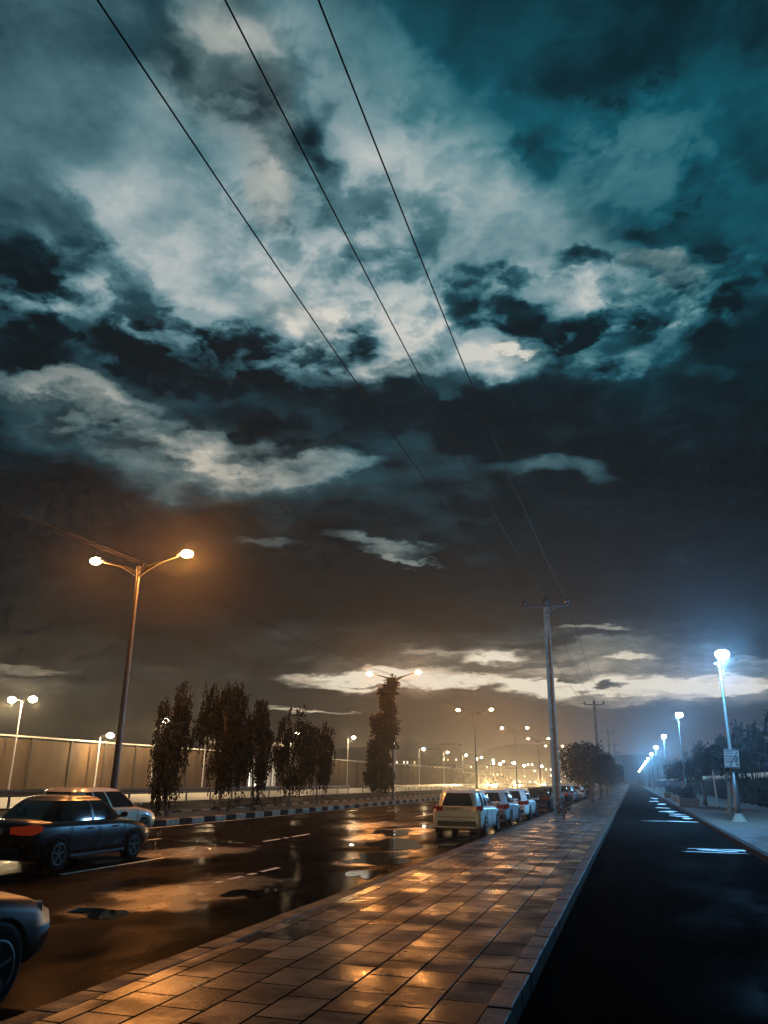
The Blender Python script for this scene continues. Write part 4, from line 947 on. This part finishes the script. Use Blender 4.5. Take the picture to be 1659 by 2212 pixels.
car('sedan', 'silver saloon standing just ahead of the white estate car', 'parked_car', (-5.9, 36.6, -.2), M_SPAINT, 'cars along the pavement kerb')
car('sedan', 'third car in the kerb row, a white saloon just before the first power pole', 'parked_car', (-5.85, 43.0, -.2), M_WPAINT, 'cars along the pavement kerb')
for i, (y, k, p, nm) in enumerate([(54,'sedan',M_GPAINT,'dark grey saloon seen through the gap just left of the first power pole'),(62,'hatch',M_WPAINT,'white hatchback right behind the first power pole'),(69.5,'sedan',M_GPAINT,'shiny dark grey saloon under the first dark pavement tree'),(78,'hatch',M_SPAINT,'silver hatchback under the second dark pavement tree'),(92,'sedan',M_WPAINT,'white saloon farther up the kerb row under the dark trees'),(112,'sedan',M_GPAINT,'dark saloon farthest up the kerb row')]):
    car(k, nm, 'parked_car', (-5.85, y, -.2), p, 'cars along the pavement kerb', lit_tail=(i == 2))
car('sedan', 'black saloon driving past on the left with a lit red tail lamp', 'moving_car', (-12.25, 15.9, -.2), M_DPAINT, lit_tail=True, head=700)
car('hatch', 'cream-roofed car in the far lane beside the black saloon', 'moving_car', (-15.9, 21.9, -.2), M_CPAINT)
car('sedan', 'dark grey car passing close to the camera at the lower left corner', 'moving_car', (-6.1, 4.75, -.2), M_GPAINT, head=900)
for i, (x, y) in enumerate([(-27.2,206),(-31.0,188),(-26.8,262)]):
    car('sedan', ['oncoming car with the brightest glaring headlights on the opposite road','oncoming car with lit headlights just left of the brightest pair','farthest oncoming car with lit headlights'][i], 'oncoming_car', (x,y,-.2), M_SPAINT, 'oncoming cars with headlights on', head=True, rz=math.pi)
# ================================================================= far town and hills
def building(label, x, y, w, d, h, nw, nf, seed, name='distant_building', mlit=None, z=-.26):
    t = thing(name, label, 'building', (x,y,z), 0, 'buildings of the far town'); rr = random.Random(seed)
    MB().box((0,0,h/2), (w,d,h)).obj('wall', M_RENDER, t); MB().box((0,0,h+.2), (w+.6,d+.6,.4)).obj('roof', M_ROOF, t)
    for f in range(nf):
        for k in range(nw):
            if rr.random() < .3: MB().box((-w/2+(k+.5)*w/nw, -d/2-.03, (f+.6)*h/nf), (w/nw*.3,.08,h/nf*.28)).obj('window', mlit or rr.choice([M_WINLIT,M_WINWHITE]), t)
building('tall dark apartment tower on the skyline behind the wall lamps', -91, 425, 9, 9, 19.5, 4, 6, 1, 'apartment_tower')
building('shorter square tower left of the tall dark tower', -99.5, 415, 7, 8, 16.5, 3, 5, 2, 'apartment_tower')
for i, (x,y,w,h) in enumerate([(-72,400,12,9),(-58,380,11,8),(-44,350,13,6.5),(-31,372,12,7.5),(-66,350,9,6),(-20,400,10,8),(-84,372,10,8),(-117,432,12,12)]):
    building(['low lit house left of the glaring headlights, with two rows of windows','pale house just behind the far end of the wall','broad lit shop building behind the brightest headlights','shop building between the headlights and the first power pole','small house among the wall lamps','house almost hidden behind the pavement trees','house below the tall dark tower','building left of the two towers'][i], x, y, w, 10, h, 6, 3 if h > 6.2 else 2, 20+i, mlit=(M_WINWHITE if i in (2,3) else None))
for i, (x, y, h) in enumerate([(-46,300,7.2),(-41,302,7.6),(-38,306,6.8),(-62,340,10),(-34,330,7),(-30,345,8),(-52,322,8),(-25,360,7)]):
    t = thing('distant_lamp_post', '%s small white lamp post of the far town, counted from the nearest' % ORD[i], 'street lamp', (x,y,-.26), 0, 'small lamp posts in the far town')
    MB().tube([(0,0,0),(0,0,h)], [.09,.06], 6).obj('pole', M_PALEST, t); MB().ball((0,0,h+.25), .42, 10, 6).obj('globe', M_LENS_W, t)
def hills():
    prof = [(-900,20),(-700,30),(-560,24),(-441,30),(-416,35),(-336,35),(-275,28),(-243,29.5),(-225,31),(-205,34),(-190,37.5),(-179,34),(-160,31),(-150,27),(-136,24.3),(-123,24.3),(-113,28),(-99,31),(-67,31.2),(-40,30.8),(-22,23.5),(-11,21.9),(2,22.6),(15,23.7),(29,19),(60,16),(120,20),(260,26),(420,30),(600,24),(900,22)]
    px = [p[0] for p in prof]; pz = [p[1] for p in prof]
    nx, ny = 360, 14; vs = []; rr = np.random.RandomState(3)
    xs = np.linspace(-900, 900, nx)
    base = np.interp(xs, px, pz) + np.interp(xs, np.linspace(-900,900,180), rr.uniform(-.9,.9,180))
    for j in range(ny):
        u = j/(ny-1); yy = 610 + 330*u; s = math.sin(math.pi*min(1, u/ .54 * .5 if u < .54 else .5 + (u-.54)/.46*.5))**.8
        k = yy/700 if u < .27 else 1.0
        for i in range(nx):
            f = min(1.0, s*1.0); vs.append((xs[i]*(yy/700), yy + 10*math.sin(xs[i]*.02+j), -.3 + base[i]*f*(yy/700) if u < .27 or True else 0))
    fs = [(j*nx+i, j*nx+i+1, (j+1)*nx+i+1, (j+1)*nx+i) for j in range(ny-1) for i in range(nx-1)]
    return tag(MB().add(vs, fs, True).obj('hills', M_HILL), kind='structure')
hills()
# lit hillside houses
for i, (x, y, z) in enumerate([(-100,640,12),(-88,640,9),(-76,650,14),(-62,640,8),(-118,640,10),(-140,640,7),(-50,650,12),(-30,645,9),(-166,650,9),(-190,650,8)]):
    t = thing('hillside_house', '%s little lit house dotted on the dark hillside, counted from the left' % ORD[sorted(range(10), key=lambda q: [-100,-88,-76,-62,-118,-140,-50,-30,-166,-190][q]).index(i)], 'house', (x,y,z-3), 0, 'little lit houses on the hillside')
    MB().box((0,4,1.2), (7,8,6)).obj('wall', M_RENDER, t); MB().box((0,4,4.35), (7.6,8.6,.3)).obj('roof', M_ROOF, t)
    for k in range(2): MB().box((-1.6+3.2*k,-.05,2.4), (1.5,.1,1.4)).obj('window', M_WINWHITE, t)
# ================================================================= damp night air
hz = MB().box((0,0,22), (2400,2400,47)).obj('haze', None); hz['kind'] = 'stuff'; tag(hz, 'thin damp night air glowing round the street lamps')
hm = bpy.data.materials.new('haze'); hm.use_nodes = True; nt = hm.node_tree
for n_ in list(nt.nodes): nt.nodes.remove(n_)
pv = nt.nodes.new('ShaderNodeVolumePrincipled'); pv.inputs['Color'].default_value = (.55,.55,.57,1); pv.inputs['Density'].default_value = .0007; pv.inputs['Anisotropy'].default_value = .88
mo = nt.nodes.new('ShaderNodeOutputMaterial'); nt.links.new(pv.outputs[0], mo.inputs['Volume']); hz.data.materials.append(hm)
